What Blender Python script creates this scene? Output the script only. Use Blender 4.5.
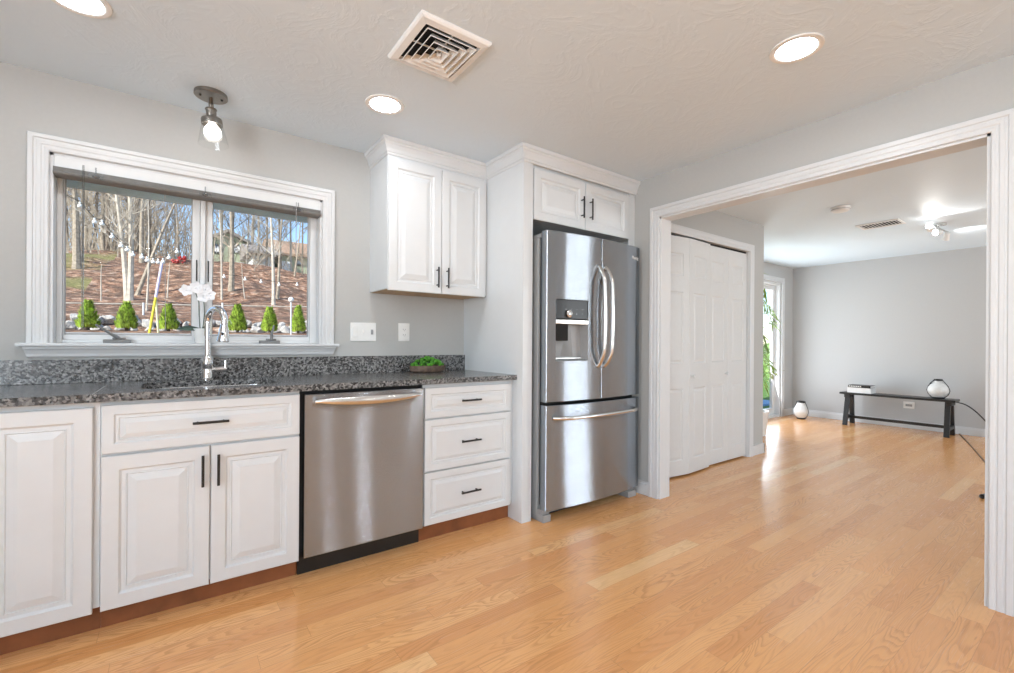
import bpy, bmesh, math, random
from mathutils import Vector, Matrix, noise
from math import sin, cos, pi, radians, sqrt
random.seed(7)
for o in list(bpy.data.objects): bpy.data.objects.remove(o)
S = bpy.context.scene
COL = S.collection

# ------------------------------------------------------------------ camera
FPX, CX, CY = 456.0, 507.0, 342.6
YAW, ROLL, EYE = radians(36.15), radians(0.37), 1.116
fw = Vector((sin(YAW), cos(YAW), 0)); r0 = Vector((cos(YAW), -sin(YAW), 0)); u0 = Vector((0, 0, 1))
rt = r0*cos(ROLL) + u0*sin(ROLL); up = -r0*sin(ROLL) + u0*cos(ROLL)
cam_d = bpy.data.cameras.new('camera'); cam = bpy.data.objects.new('camera', cam_d); COL.objects.link(cam)
M = Matrix((rt, up, -fw)).transposed().to_4x4(); M.translation = Vector((0, 0, EYE)); cam.matrix_world = M
cam_d.sensor_width = 36; cam_d.lens = FPX/1014*36; cam_d.shift_y = (CY-336.5)/1014
cam_d.clip_start = .05; cam_d.clip_end = 400
S.camera = cam
def ray(px, py): return fw + rt*((px-CX)/FPX) - up*((py-CY)/FPX)
def on_y(px, py, Y): d = ray(px, py); return Vector((0, 0, EYE)) + d*(Y/d.y)
def on_x(px, py, X): d = ray(px, py); return Vector((0, 0, EYE)) + d*(X/d.x)
def on_z(px, py, Z): d = ray(px, py); return Vector((0, 0, EYE)) + d*((Z-EYE)/d.z)

# ------------------------------------------------------------------ world, sun, exposure
S.view_settings.view_transform = 'Standard'; S.view_settings.look = 'None'
S.view_settings.gamma = 1; S.view_settings.use_curve_mapping = False
S.view_settings.exposure = 0.12
w = bpy.data.worlds.new('sky'); S.world = w; w.use_nodes = True
nt = w.node_tree; bg = nt.nodes['Background']
sky = nt.nodes.new('ShaderNodeTexSky'); sky.sky_type = 'NISHITA'; sky.sun_disc = False
sky.sun_elevation = radians(42); sky.sun_rotation = radians(235); sky.air_density = 1.0; sky.dust_density = .3; sky.ozone_density = 3
nt.links.new(sky.outputs[0], bg.inputs[0]); bg.inputs[1].default_value = .24
sd = bpy.data.lights.new('sun', 'SUN'); sd.energy = 7.5; sd.angle = radians(.6); sd.color = (1, .95, .86)
sun = bpy.data.objects.new('sun', sd); COL.objects.link(sun)
sun.rotation_euler = Vector((.80, .42, -.62)).to_track_quat('-Z', 'Y').to_euler()
def area(name, loc, direction, sx, sy, power, color=(1, 1, 1), shape='RECTANGLE'):
    d = bpy.data.lights.new(name, 'AREA'); d.shape = shape; d.size = sx
    if shape == 'RECTANGLE': d.size_y = sy
    d.energy = power; d.color = color
    o = bpy.data.objects.new(name, d); COL.objects.link(o); o.location = loc
    o.rotation_euler = Vector(direction).to_track_quat('-Z', 'Z').to_euler(); return o
# two unseen uplights added for the kitchen ceiling; daylight by far windows and slider
area('added_uplight_rear', (-2.17, -3.1, 1.45), (1, .12, 1.25), 1.5, 1.2, 112, (.82, .91, 1))
area('added_uplight', (-2.17, -.6, 1.45), (1, .12, 1.25), 1.5, 1.2, 112, (.82, .91, 1))
area('daylight_far_south', (5.6, -2.92, 1.4), (0, 1, .5), 1.8, 1.3, 92, (.88, .94, 1))
area('daylight_slider', (6.75, 3.42, 1.1), (0, -1, .25), 1.6, 1.9, 60, (.9, .95, 1))

# ------------------------------------------------------------------ materials
MATS = {}
class NT:
    def __init__(s, name):
        s.m = bpy.data.materials.new(name); s.m.use_nodes = True; s.t = s.m.node_tree; s.b = s.t.nodes['Principled BSDF']; MATS[name] = s.m
        s.tc = None
    def n(s, t, **k):
        q = s.t.nodes.new(t)
        for a, b in k.items(): setattr(q, a, b)
        return q
    def l(s, a, b): s.t.links.new(a, b)
    def obj(s, scale=(1, 1, 1)):
        if not s.tc: s.tc = s.n('ShaderNodeTexCoord')
        mp = s.n('ShaderNodeMapping'); mp.inputs['Scale'].default_value = scale
        s.l(s.tc.outputs['Object'], mp.inputs[0]); return mp.outputs[0]
    def noise(s, vec, scale, detail=3, rough=.5, dist=0):
        q = s.n('ShaderNodeTexNoise'); q.inputs['Scale'].default_value = scale; q.inputs['Detail'].default_value = detail
        q.inputs['Roughness'].default_value = rough; q.inputs['Distortion'].default_value = dist
        s.l(vec, q.inputs['Vector']); return q.outputs['Fac']
    def ramp(s, fac, stops, interp='LINEAR'):
        q = s.n('ShaderNodeValToRGB'); q.color_ramp.interpolation = interp; e = q.color_ramp.elements
        while len(e) < len(stops): e.new(.5)
        for i, (p, c) in enumerate(stops): e[i].position = p; e[i].color = (*c, 1) if len(c) == 3 else c
        s.l(fac, q.inputs[0]); return q.outputs[0]
    def math(s, op, a, b=None, c=None):
        q = s.n('ShaderNodeMath', operation=op)
        for i, v in enumerate((a, b, c)):
            if v is None: continue
            if isinstance(v, (int, float)): q.inputs[i].default_value = v
            else: s.l(v, q.inputs[i])
        return q.outputs[0]
    def mix(s, fac, a, b, mode='MIX'):
        q = s.n('ShaderNodeMix', data_type='RGBA', blend_type=mode)
        for i, v in ((0, fac), (6, a), (7, b)):
            if isinstance(v, (int, float)): q.inputs[i].default_value = v
            elif isinstance(v, tuple): q.inputs[i].default_value = (*v, 1)
            else: s.l(v, q.inputs[i])
        return q.outputs[2]
    def bump(s, h, strength, dist=.01):
        q = s.n('ShaderNodeBump'); q.inputs['Strength'].default_value = strength; q.inputs['Distance'].default_value = dist
        s.l(h, q.inputs['Height']); s.l(q.outputs[0], s.b.inputs['Normal'])
    def set(s, **k):
        for a, v in k.items():
            i = s.b.inputs[a.replace('_', ' ')]
            if isinstance(v, (int, float)): i.default_value = v
            elif isinstance(v, tuple): i.default_value = (*v, 1)
            else: s.l(v, i)
        return s
def plain(name, col, rough=.5, metal=0, var=.06, nscale=30, bump=0, **k):
    s = NT(name); v = s.obj(); f = s.noise(v, nscale, 3)
    lo = tuple(c*(1-var) for c in col); hi = tuple(min(1, c*(1+var)) for c in col)
    s.set(Base_Color=s.ramp(f, [(.3, lo), (.7, hi)]), Roughness=rough, Metallic=metal, **k)
    if bump: s.bump(f, bump, .003)
    return s.m
WALL = plain('wall_paint', (.475, .475, .46), .75, var=.012, nscale=60, bump=.05)
FARW = plain('far_wall_paint', (.50, .50, .495), .75, var=.012, nscale=60, bump=.05)
TRIM = plain('trim_white', (.67, .68, .685), .35, var=.01)
CAB = plain('cabinet_white', (.69, .71, .72), .38, var=.012, nscale=12)
DOORW = plain('door_white', (.68, .685, .68), .4, var=.012)
VINYL = plain('vinyl_white', (.72, .73, .73), .3, var=.01)
BLACK = plain('black_metal', (.012, .012, .012), .35, var=.1)
BENCHB = plain('black_wood', (.016, .016, .016), .35, var=.2, nscale=60)
DARK = plain('dark_void', (.006, .006, .006), .8, var=.1)
PLASTIC = plain('white_plastic', (.82, .82, .80), .3, var=.01)
GREYPL = plain('grey_plastic', (.33, .33, .33), .4, var=.03)
CRANK = plain('crank_grey', (.22, .22, .215), .45, var=.05)
BLIND = plain('blind_grey', (.20, .195, .185), .55, var=.05, nscale=50)
TOE = plain('toe_wood', (.25, .085, .03), .5, var=.25, nscale=9)
NICKEL = plain('brushed_nickel', (.30, .28, .255), .35, 1, var=.08, nscale=80)
CHROME = plain('chrome', (.85, .85, .86), .06, 1, var=.01)
SATIN = plain('satin_steel', (.70, .69, .67), .24, 1, var=.03)
CERAM = plain('white_ceramic', (.80, .80, .78), .2, var=.02)
LANT = plain('lantern_white', (.72, .72, .70), .25, var=.05, nscale=40)
MOSS = plain('moss_green', (.07, .26, .02), .9, var=.6, nscale=60, bump=.6)
PETAL = plain('petal_white', (.85, .86, .88), .5, var=.03)
LEAFD = plain('orchid_leaf', (.06, .10, .075), .35, var=.2)
BAMB = plain('bamboo_leaf', (.22, .36, .045), .45, var=.5, nscale=9)
CANE = plain('bamboo_cane', (.18, .16, .05), .5, var=.3)
BOOKW = plain('book_white', (.72, .72, .71), .5, var=.03)
BARK = plain('bark_grey', (.33, .28, .22), .95, var=.35, nscale=14, bump=.5)
BARKD = plain('bark_dark', (.17, .135, .105), .95, var=.35, nscale=14, bump=.5)
BARKL = plain('bark_pale', (.50, .45, .38), .9, var=.25, nscale=14)
THUJA = plain('thuja_green', (.33, .46, .06), .85, var=.75, nscale=22)
ROCK = plain('rock_grey', (.42, .40, .37), .95, var=.45, nscale=9, bump=.8)
CONC = plain('concrete_grey', (.30, .30, .30), .9, var=.15, nscale=6, bump=.3)
YELLOW = plain('yellow_paint', (.80, .68, .05), .5, var=.05)
LILAC = plain('lilac_white', (.62, .58, .78), .5, var=.05)
HGREEN = plain('siding_green', (.40, .45, .31), .8, var=.05)
HWHITE = plain('siding_white', (.80, .80, .78), .8, var=.04)
HROOF = plain('roof_brown', (.38, .25, .17), .9, var=.2, nscale=3)
HROOFG = plain('roof_grey', (.30, .27, .25), .9, var=.2, nscale=3)
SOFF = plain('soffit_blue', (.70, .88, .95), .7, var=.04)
RED = plain('red_leaves', (.42, .04, .04), .5, var=.2)
HEDGE = plain('hedge_green', (.25, .42, .12), .9, var=.6, nscale=6, bump=.8)
POOL = plain('blue_deck', (.08, .30, .62), .4, var=.1)
BROWNC = plain('brown_cord', (.13, .08, .04), .6, var=.1)
WOODU = plain('cabinet_underside_wood', (.50, .34, .19), .6, var=.15, nscale=20)
PINK = plain('bowl_wood', (.17, .115, .085), .7, var=.4, nscale=50, bump=.4)

s = NT('ceiling_plaster'); v = s.obj()           # stomped, swirled plaster
f1 = s.noise(v, 4, 4, .6, 2.2); f2 = s.noise(v, 12, 3, .6, 1.5); f3 = s.noise(v, 1.4, 2)
hgt = s.math('ADD', s.ramp(f1, [(.44, (0, 0, 0)), (.50, (1, 1, 1)), (.56, (0, 0, 0))]), s.math('MULTIPLY', f2, .8))
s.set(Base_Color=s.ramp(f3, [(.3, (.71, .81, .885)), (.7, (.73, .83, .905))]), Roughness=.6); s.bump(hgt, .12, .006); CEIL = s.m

s = NT('oak_floor'); s.tc = s.n('ShaderNodeTexCoord'); sep = s.n('ShaderNodeSeparateXYZ'); s.l(s.tc.outputs['Object'], sep.inputs[0])
PW = .083
ry = s.math('DIVIDE', sep.outputs[1], PW); row = s.math('FLOOR', ry); fy = s.math('FRACT', ry)
wn = s.n('ShaderNodeTexWhiteNoise', noise_dimensions='1D'); s.l(row, wn.inputs['W'])
wn2 = s.n('ShaderNodeTexWhiteNoise', noise_dimensions='1D'); s.l(s.math('ADD', row, 71.3), wn2.inputs['W'])
ln = s.math('ADD', s.math('MULTIPLY', wn2.outputs['Value'], .5), .75)
cx = s.math('DIVIDE', s.math('ADD', sep.outputs[0], s.math('MULTIPLY', wn.outputs['Value'], 5)), ln)
colm = s.math('FLOOR', cx); fx = s.math('FRACT', cx)
cmb = s.n('ShaderNodeCombineXYZ'); s.l(row, cmb.inputs[0]); s.l(colm, cmb.inputs[1])
pn = s.n('ShaderNodeTexWhiteNoise', noise_dimensions='2D'); s.l(cmb.outputs[0], pn.inputs['Vector'])
base = s.ramp(pn.outputs['Value'], [(0, (.71, .33, .122)), (.3, (.77, .38, .145)), (.7, (.81, .415, .165)), (.93, (.84, .45, .19)), (1, (.88, .55, .27))])
off = s.n('ShaderNodeVectorMath', operation='SCALE'); s.l(pn.outputs['Color'], off.inputs[0]); off.inputs['Scale'].default_value = 37
gx = s.n('ShaderNodeCombineXYZ'); s.l(s.math('MULTIPLY', sep.outputs[0], .9), gx.inputs[0]); s.l(s.math('MULTIPLY', sep.outputs[1], 7.0), gx.inputs[1])
add = s.n('ShaderNodeVectorMath', operation='ADD'); s.l(gx.outputs[0], add.inputs[0]); s.l(off.outputs[0], add.inputs[1])
g1 = s.noise(add.outputs[0], 1.6, 1.5, .4, .25)
rings = s.math('FRACT', s.math('MULTIPLY', g1, 24))                       # cathedral figure: contour lines of a stretched noise
line = s.ramp(rings, [(0, (0, 0, 0)), (.45, (.10, .10, .10)), (.80, (1, 1, 1)), (.95, (.9, .9, .9)), (1, (0, 0, 0))])
gf = s.n('ShaderNodeVectorMath', operation='MULTIPLY'); s.l(add.outputs[0], gf.inputs[0]); gf.inputs[1].default_value = (3, 26, 1)
g2 = s.noise(gf.outputs[0], 2.0, 3, .6)
amt = s.math('MULTIPLY', line, s.ramp(s.noise(add.outputs[0], .8, 1), [(.35, (.12, .12, .12)), (.62, (.75, .75, .75))]))
c1 = s.mix(s.math('MULTIPLY', amt, s.ramp(g2, [(.3, (.35, .35, .35)), (.7, (1, 1, 1))])), base, (.46, .19, .055)); 
c2 = s.mix(s.math('MULTIPLY', s.ramp(g2, [(.45, (0, 0, 0)), (.75, (1, 1, 1))]), .32), c1, (.45, .22, .085))
gap = s.math('MAXIMUM', s.math('GREATER_THAN', fy, .982), s.math('GREATER_THAN', s.math('MULTIPLY', fx, ln), s.math('SUBTRACT', ln, .0018)))
c3 = s.mix(s.math('MULTIPLY', gap, .35), c2, (.22, .09, .03))
s.set(Base_Color=c3, Roughness=s.ramp(g2, [(.3, (.22, .22, .22)), (.8, (.30, .30, .30))]), Coat_Weight=.25, Coat_Roughness=.12)
s.bump(s.math('SUBTRACT', s.math('MULTIPLY', g2, .15), gap), .06, .002); OAK = s.m

s = NT('granite'); v = s.obj()
vo = s.n('ShaderNodeTexVoronoi'); vo.inputs['Scale'].default_value = 130; s.l(v, vo.inputs['Vector'])
sv = s.n('ShaderNodeSeparateColor'); s.l(vo.outputs['Color'], sv.inputs[0])
nz = s.noise(v, 90, 4, .65)
mixv = s.math('ADD', s.math('MULTIPLY', sv.outputs[0], .65), s.math('MULTIPLY', nz, .45))
s.set(Base_Color=s.ramp(mixv, [(.18, (.008, .008, .008)), (.40, (.045, .045, .046)), (.58, (.13, .13, .13)), (.80, (.24, .238, .235)), (.95, (.36, .355, .35))]), Roughness=.20, Specular_IOR_Level=.75); GRAN = s.m

def steel(name, col, rough, aniso):
    s = NT(name); v = s.obj((1.5, 1.5, 260)); f = s.noise(v, 3, 3)
    tg = s.n('ShaderNodeTangent', direction_type='RADIAL', axis='Z')
    s.l(tg.outputs[0], s.b.inputs['Tangent'])
    s.set(Base_Color=s.ramp(f, [(.3, tuple(c*.98 for c in col)), (.7, col)]), Metallic=1, Roughness=rough, Anisotropic=aniso, Anisotropic_Rotation=.25)
    # horizontal brushing: fine random tilt of the surface up and down
    wn_ = s.n('ShaderNodeTexWhiteNoise', noise_dimensions='3D'); s.l(s.obj((1, 1, 5000)), wn_.inputs['Vector'])
    kz = s.math('MULTIPLY', s.math('SUBTRACT', wn_.outputs['Value'], .5), 1.0); cb_ = s.n('ShaderNodeCombineXYZ'); s.l(kz, cb_.inputs[2])
    ge = s.n('ShaderNodeNewGeometry'); ad_ = s.n('ShaderNodeVectorMath', operation='ADD'); s.l(ge.outputs['Normal'], ad_.inputs[0]); s.l(cb_.outputs[0], ad_.inputs[1])
    no_ = s.n('ShaderNodeVectorMath', operation='NORMALIZE'); s.l(ad_.outputs[0], no_.inputs[0]); s.l(no_.outputs[0], s.b.inputs['Normal'])
    return s.m
STEEL = steel('stainless_brushed', (.385, .42, .46), .17, 1.0)
STEELS = plain('side_grey', (.36, .37, .37), .45, var=.02)

def emit(name, col, st):
    s = NT(name); s.set(Base_Color=col, Emission_Color=col, Emission_Strength=st); return s.m
LED = emit('downlight_lens', (.94, .965, 1), 85)
LEDR = emit('downlight_lens_bright', (.94, .965, 1), 190)
BULB = emit('bulb_glow', (1, .97, .92), 9)
LEDSP = emit('spot_glow', (1, .98, .95), 40)
STRB = plain('bulb_white', (.9, .9, .88), .3, var=.01)
def glass(name, tint=(1, 1, 1), lo=.02, hi=.35, rough=0.0):
    m = bpy.data.materials.new(name); m.use_nodes = True; t = m.node_tree; t.nodes.clear()
    o = t.nodes.new('ShaderNodeOutputMaterial'); mx = t.nodes.new('ShaderNodeMixShader'); tr = t.nodes.new('ShaderNodeBsdfTransparent')
    gl = t.nodes.new('ShaderNodeBsdfGlossy'); gl.inputs['Roughness'].default_value = rough; tr.inputs[0].default_value = (*tint, 1)
    fr = t.nodes.new('ShaderNodeLayerWeight'); fr.inputs[0].default_value = .5
    pw = t.nodes.new('ShaderNodeMath'); pw.operation = 'POWER'; pw.inputs[1].default_value = 4
    ad = t.nodes.new('ShaderNodeMath'); ad.operation = 'MULTIPLY_ADD'; ad.inputs[1].default_value = hi; ad.inputs[2].default_value = lo
    t.links.new(fr.outputs['Facing'], pw.inputs[0]); t.links.new(pw.outputs[0], ad.inputs[0]); t.links.new(ad.outputs[0], mx.inputs[0]); t.links.new(tr.outputs[0], mx.inputs[1]); t.links.new(gl.outputs[0], mx.inputs[2])
    t.links.new(mx.outputs[0], o.inputs[0]); return m
PANE = glass('window_glass', (.97, .98, .98), .004, .3)
SHADE = glass('shade_glass', (.95, .955, .955), .05, .35, .05)
FROST = glass('clear_plastic', (.75, .76, .76), .15, .4, .2)

s = NT('hillside_litter_and_shadow'); v = s.obj()
n1 = s.noise(v, 3.5, 5, .7); n2 = s.noise(v, .45, 3, .6); n3 = s.noise(v, 5, 6, .8)
litter = s.ramp(n3, [(.38, (.05, .025, .015)), (.46, (.34, .17, .10)), (.54, (.58, .33, .20)), (.64, (.88, .72, .58))])
grass = s.ramp(n3, [(.3, (.14, .16, .04)), (.6, (.34, .30, .12)), (.8, (.55, .46, .26))])
sepz = s.n('ShaderNodeSeparateXYZ'); s.l(s.obj(), sepz.inputs[0])
mossy = s.math('MULTIPLY', s.ramp(n2, [(.45, (0, 0, 0)), (.60, (1, 1, 1))]), s.math('LESS_THAN', sepz.outputs[0], -1.6))
lawn = s.math('GREATER_THAN', s.math('SUBTRACT', sepz.outputs[0], s.math('MULTIPLY', sepz.outputs[1], .55)), 3)
c = s.mix(mossy, s.mix(s.ramp(n1, [(.40, (0, 0, 0)), (.58, (.8, .8, .8))]), litter, (.13, .085, .06)), grass)  # dark mottling painted over the litter stands in for shadows on the slope
c = s.mix(lawn, c, (.16, .33, .06))
s.set(Base_Color=c, Roughness=1.0); s.bump(s.math('ADD', n1, n3), 1.0, .12); HILL = s.m

# ------------------------------------------------------------------ mesh builder
ORG = {}
def org(o):
    while o is not None:
        if o.name in ORG: return ORG[o.name]
        o = o.parent
    return Vector((0, 0, 0))
class MB:
    def __init__(s): s.bm = bmesh.new()
    def face(s, vs):
        try: return s.bm.faces.new(vs)
        except ValueError: return None
    def box(s, x0, x1, y0, y1, z0, z1):
        x0, x1 = sorted((x0, x1)); y0, y1 = sorted((y0, y1)); z0, z1 = sorted((z0, z1))
        v = [s.bm.verts.new(p) for p in ((x0, y0, z0), (x1, y0, z0), (x1, y1, z0), (x0, y1, z0), (x0, y0, z1), (x1, y0, z1), (x1, y1, z1), (x0, y1, z1))]
        for q in ((0, 3, 2, 1), (4, 5, 6, 7), (0, 1, 5, 4), (1, 2, 6, 5), (2, 3, 7, 6), (3, 0, 4, 7)): s.face([v[i] for i in q])
        return s
    def obox(s, a, b, wx, wy, t=Vector((1, 0, 0))):
        a = Vector(a); b = Vector(b); d = (b-a).normalized(); e1 = (t - d*t.dot(d)).normalized(); e2 = d.cross(e1)
        R = [[s.bm.verts.new(p + e1*(wx/2*i) + e2*(wy/2*j)) for i, j in ((-1, -1), (1, -1), (1, 1), (-1, 1))] for p in (a, b)]
        s.face(R[0][::-1]); s.face(R[1])
        for k in range(4): s.face((R[0][k], R[0][(k+1) % 4], R[1][(k+1) % 4], R[1][k]))
        return s
    def loft(s, rings, closed=True, caps=True):
        R = [[s.bm.verts.new(p) for p in r] for r in rings]; n = len(R[0])
        for a, b in zip(R, R[1:]):
            for k in range(n if closed else n-1): s.face((a[k], a[(k+1) % n], b[(k+1) % n], b[k]))
        if caps and closed: s.face(R[0][::-1]); s.face(R[-1])
        return s
    def tube(s, pts, r, seg=10, caps=True, flat=None):
        pts = [Vector(p) for p in pts]; n = len(pts); rr = r if isinstance(r, (list, tuple)) else [r]*n
        rings = []; prev = None
        for i, p in enumerate(pts):
            d = (pts[min(i+1, n-1)] - pts[max(i-1, 0)])
            if d.length < 1e-9: d = Vector((0, 0, 1))
            d.normalize()
            if prev is None: a = d.cross(Vector((0, 0, 1)) if abs(d.z) < .9 else Vector((1, 0, 0))).normalized()
            else:
                a = prev - d*prev.dot(d)
                a = a.normalized() if a.length > 1e-6 else prev
            prev = a; b = d.cross(a)
            rings.append([p + (a*cos(2*pi*k/seg) + b*sin(2*pi*k/seg)*(flat or 1))*rr[i] for k in range(seg)])
        return s.loft(rings, True, caps)
    def lathe(s, prof, c, seg=28, tilt=None, caps=True):
        c = Vector(c); Rm = tilt or Matrix.Identity(3)
        rings = [[c + Rm @ Vector((max(r, 1e-4)*cos(2*pi*k/seg), max(r, 1e-4)*sin(2*pi*k/seg), z)) for k in range(seg)] for r, z in prof]
        return s.loft(rings, True, caps)
    def ball(s, c, r, sc=(1, 1, 1), sub=2, jit=0):
        ret = bmesh.ops.create_icosphere(s.bm, subdivisions=sub, radius=1)
        c = Vector(c); sd = random.random()*99
        for v in ret['verts']:
            k = 1 + (noise.noise(v.co*1.3 + Vector((sd, sd, 0)))*jit if jit else 0)
            v.co = Vector((v.co.x*sc[0], v.co.y*sc[1], v.co.z*sc[2]))*r*k + c
        return s
    def quad(s, a, b, c, d): s.face([s.bm.verts.new(p) for p in (a, b, c, d)]); return s
    def slab(s, f, u0, u1, v0, v1, th, panels=(), rings=(), nu=1, hole=False):
        """slab whose front lies at w=0 (outwards = +w) with moulded panels set into it; f maps (u,v,w) to a point"""
        us = sorted(set([u0, u1] + [p[0] for p in panels] + [p[1] for p in panels] + [u0+(u1-u0)*i/nu for i in range(nu)]))
        vs = sorted(set([v0, v1] + [p[2] for p in panels] + [p[3] for p in panels])); e = .003
        V = {}
        def g(u, v, w):
            k = (round(u, 5), round(v, 5), round(w, 5))
            if k not in V: V[k] = s.bm.verts.new(f(u, v, w))
            return V[k]
        cl = lambda u, a, b, lo, hi: lo if u == a else hi if u == b else u
        fu = {u: cl(u, u0, u1, u0+e, u1-e) for u in us}; fv = {v: cl(v, v0, v1, v0+e, v1-e) for v in vs}
        for a, b in zip(us, us[1:]):
            for c, d in zip(vs, vs[1:]):
                um, vm = (a+b)/2, (c+d)/2
                if any(p[0] < um < p[1] and p[2] < vm < p[3] for p in panels): continue
                s.face((g(fu[a], fv[c], 0), g(fu[b], fv[c], 0), g(fu[b], fv[d], 0), g(fu[a], fv[d], 0)))
        for w0, w1, q0, q1 in ((0, -e, 1, 0), (-e, -th, 0, 0)):
            for a, b in zip(us, us[1:]):
                for vv in (v0, v1):
                    A = (fu[a] if q0 else a, fv[vv] if q0 else vv, w0); B = (fu[b] if q0 else b, fv[vv] if q0 else vv, w0)
                    s.face((g(*A), g(a, vv, w1), g(b, vv, w1), g(*B)))
            for c, d in zip(vs, vs[1:]):
                for uu in (u0, u1):
                    A = (fu[uu] if q0 else uu, fv[c] if q0 else c, w0); B = (fu[uu] if q0 else uu, fv[d] if q0 else d, w0)
                    s.face((g(*A), g(uu, c, w1), g(uu, d, w1), g(*B)))
        s.face([g(u, v0, -th) for u in us] + [g(u1, v, -th) for v in vs[1:]] + [g(u, v1, -th) for u in us[::-1][1:]] + [g(u0, v, -th) for v in vs[::-1][1:-1]])
        if not hole:
            for (a, b, c, d) in panels:
                prev = None
                for ins, dep in ((0, 0),) + tuple(rings):
                    R = [s.bm.verts.new(f(*q, -dep)) for q in ((a+ins, c+ins), (b-ins, c+ins), (b-ins, d-ins), (a+ins, d-ins))]
                    if prev:
                        for k in range(4): s.face((prev[k], prev[(k+1) % 4], R[(k+1) % 4], R[k]))
                    prev = R
                s.face(prev)
        return s
    def build(s, name, mat, parent=None, bevel=0, smooth=False, ang=40, merge=False):
        if merge: bmesh.ops.remove_doubles(s.bm, verts=s.bm.verts, dist=1e-5)
        bmesh.ops.recalc_face_normals(s.bm, faces=s.bm.faces)
        o0 = org(parent)
        if o0.length: bmesh.ops.translate(s.bm, verts=s.bm.verts, vec=-o0)
        me = bpy.data.meshes.new(name); s.bm.to_mesh(me); s.bm.free(); me.materials.append(mat)
        if smooth:
            for p in me.polygons: p.use_smooth = True
            me.set_sharp_from_angle(angle=radians(ang))
        o = bpy.data.objects.new(name, me); COL.objects.link(o)
        if parent: o.parent = parent
        if bevel:
            b = o.modifiers.new('bevel', 'BEVEL'); b.width = bevel; b.segments = 2; b.limit_method = 'ANGLE'; b.angle_limit = radians(40)
        return o
def tag(o, label=None, cat=None, group=None, kind=None):
    if label: o['label'] = label
    if cat: o['category'] = cat
    if group: o['group'] = group
    if kind: o['kind'] = kind
    return o
def thing(name, loc, label, cat, group=None):
    o = bpy.data.objects.new(name, None); o.empty_display_size = .1; COL.objects.link(o); o.location = loc
    ORG[o.name] = Vector(loc); return tag(o, label, cat, group)
def struct(o): o['kind'] = 'structure'; return o
def sroot(name, loc=(0, 0, 0)):
    o = bpy.data.objects.new(name, None); COL.objects.link(o); o.location = loc; ORG[o.name] = Vector(loc); o['kind'] = 'structure'; return o
def bx(name, mat, x0, x1, y0, y1, z0, z1, parent=None, bevel=0): return MB().box(x0, x1, y0, y1, z0, z1).build(name, mat, parent, bevel)
def copy_tree(o, parent=None):
    c = o.copy(); COL.objects.link(c); c.parent = parent
    for ch in list(o.children): copy_tree(ch, c)
    return c

# ------------------------------------------------------------------ room shell
H = 2.33                                     # ceiling height
BW = 2.92                                    # kitchen back wall face
OX0, OX1 = 2.815, 2.93                       # wall with the cased opening
m = MB().box(-2.3, 8.2, -4.6, 3.34, -.12, 0); struct(m.build('floor', OAK))
m = MB().box(-2.3, 8.2, -4.6, 3.34, H, H+.15); struct(m.build('ceiling', CEIL))
def wall_holes(name, mat, axis, a0, a1, t0, t1, holes, z1=H):
    """wall along x (axis 0) or y (axis 1); holes are (a0,a1,z0,z1)"""
    m = MB(); us = sorted(set([a0, a1] + [h[0] for h in holes] + [h[1] for h in holes])); vs = sorted(set([0, z1] + [h[2] for h in holes] + [h[3] for h in holes]))
    for a, b in zip(us, us[1:]):
        for c, d in zip(vs, vs[1:]):
            if any(h[0] < (a+b)/2 < h[1] and h[2] < (c+d)/2 < h[3] for h in holes): continue
            if axis == 0: m.box(a, b, t0, t1, c, d)
            else: m.box(t0, t1, a, b, c, d)
    return struct(m.build(name, mat, merge=False))
WX0, WX1, WZ0, WZ1 = -.462, .727, 1.085, 1.975
wall_holes('wall_back', WALL, 0, -2.3, 4.78, BW, BW+.16, [(WX0, WX1, WZ0, WZ1)])
OY0, OY1, OZ = .356, 2.000, 2.025
wall_holes('wall_opening', WALL, 1, -4.6, BW, OX0, OX1, [(OY0, OY1, 0, OZ)])
CW = 2.235                                   # closet wall face
KX0, KX1, KZ = 3.155, 4.60, 2.03
wall_holes('wall_closet', WALL, 0, OX1, 4.90, CW, CW+.11, [(KX0, KX1, 0, KZ)])
struct(bx('wall_return', WALL, 4.78, 4.90, CW+.11, 3.34, 0, H))
SX0, SX1, SZ = 5.85, 7.60, 2.07; SY = 3.20
wall_holes('wall_slider', FARW, 0, 4.90, 8.0, SY, SY+.14, [(SX0, SX1, 0, SZ)])
struct(bx('wall_far', FARW, 8.0, 8.16, -3.1, 3.34, 0, H))
wall_holes('wall_south', FARW, 0, OX1, 8.0, -3.1, -3.0, [(4.7, 6.5, .8, 2.05)])
wall_holes('wall_rear', WALL, 0, -2.3, OX0, -4.6, -4.5, [])
wall_holes('wall_left', WALL, 1, -4.5, BW, -2.3, -2.2, [(-3.9, -2.3, .8, 2.1), (-1.4, .2, .8, 2.1)])  # two unseen openings added on the left for the ceiling uplights

# moulding sweeps ----------------------------------------------------------
def sweep_flat(name, mat, pts, prof, place, parent=None):
    """pts: polyline (a,b) in the wall plane, offset outwards (left of travel) by profile w and raised by profile d; place maps (a,b,d)"""
    P = [Vector(p) for p in pts]; n = len(P); dirs = [(P[i+1]-P[i]).normalized() for i in range(n-1)]
    nr = [Vector((-d.y, d.x)) for d in dirs]; off = []
    for i in range(n):
        if i == 0: off.append(nr[0])
        elif i == n-1: off.append(nr[-1])
        else:
            b = (nr[i-1]+nr[i]).normalized(); off.append(b/b.dot(nr[i]))
    rings = [[place(*(P[i]+off[i]*w_), d_) for w_, d_ in prof] for i in range(n)]
    m = MB(); m.loft(rings, True, True); return m.build(name, mat, parent)
CASP = [(0, 0), (0, .012), (.004, .016), (.014, .016), (.018, .014), (.024, .014), (.028, .017), (.040, .017), (.044, .015), (.050, .015), (.053, .021), (.068, .021), (.071, .018), (.071, 0)]
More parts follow.
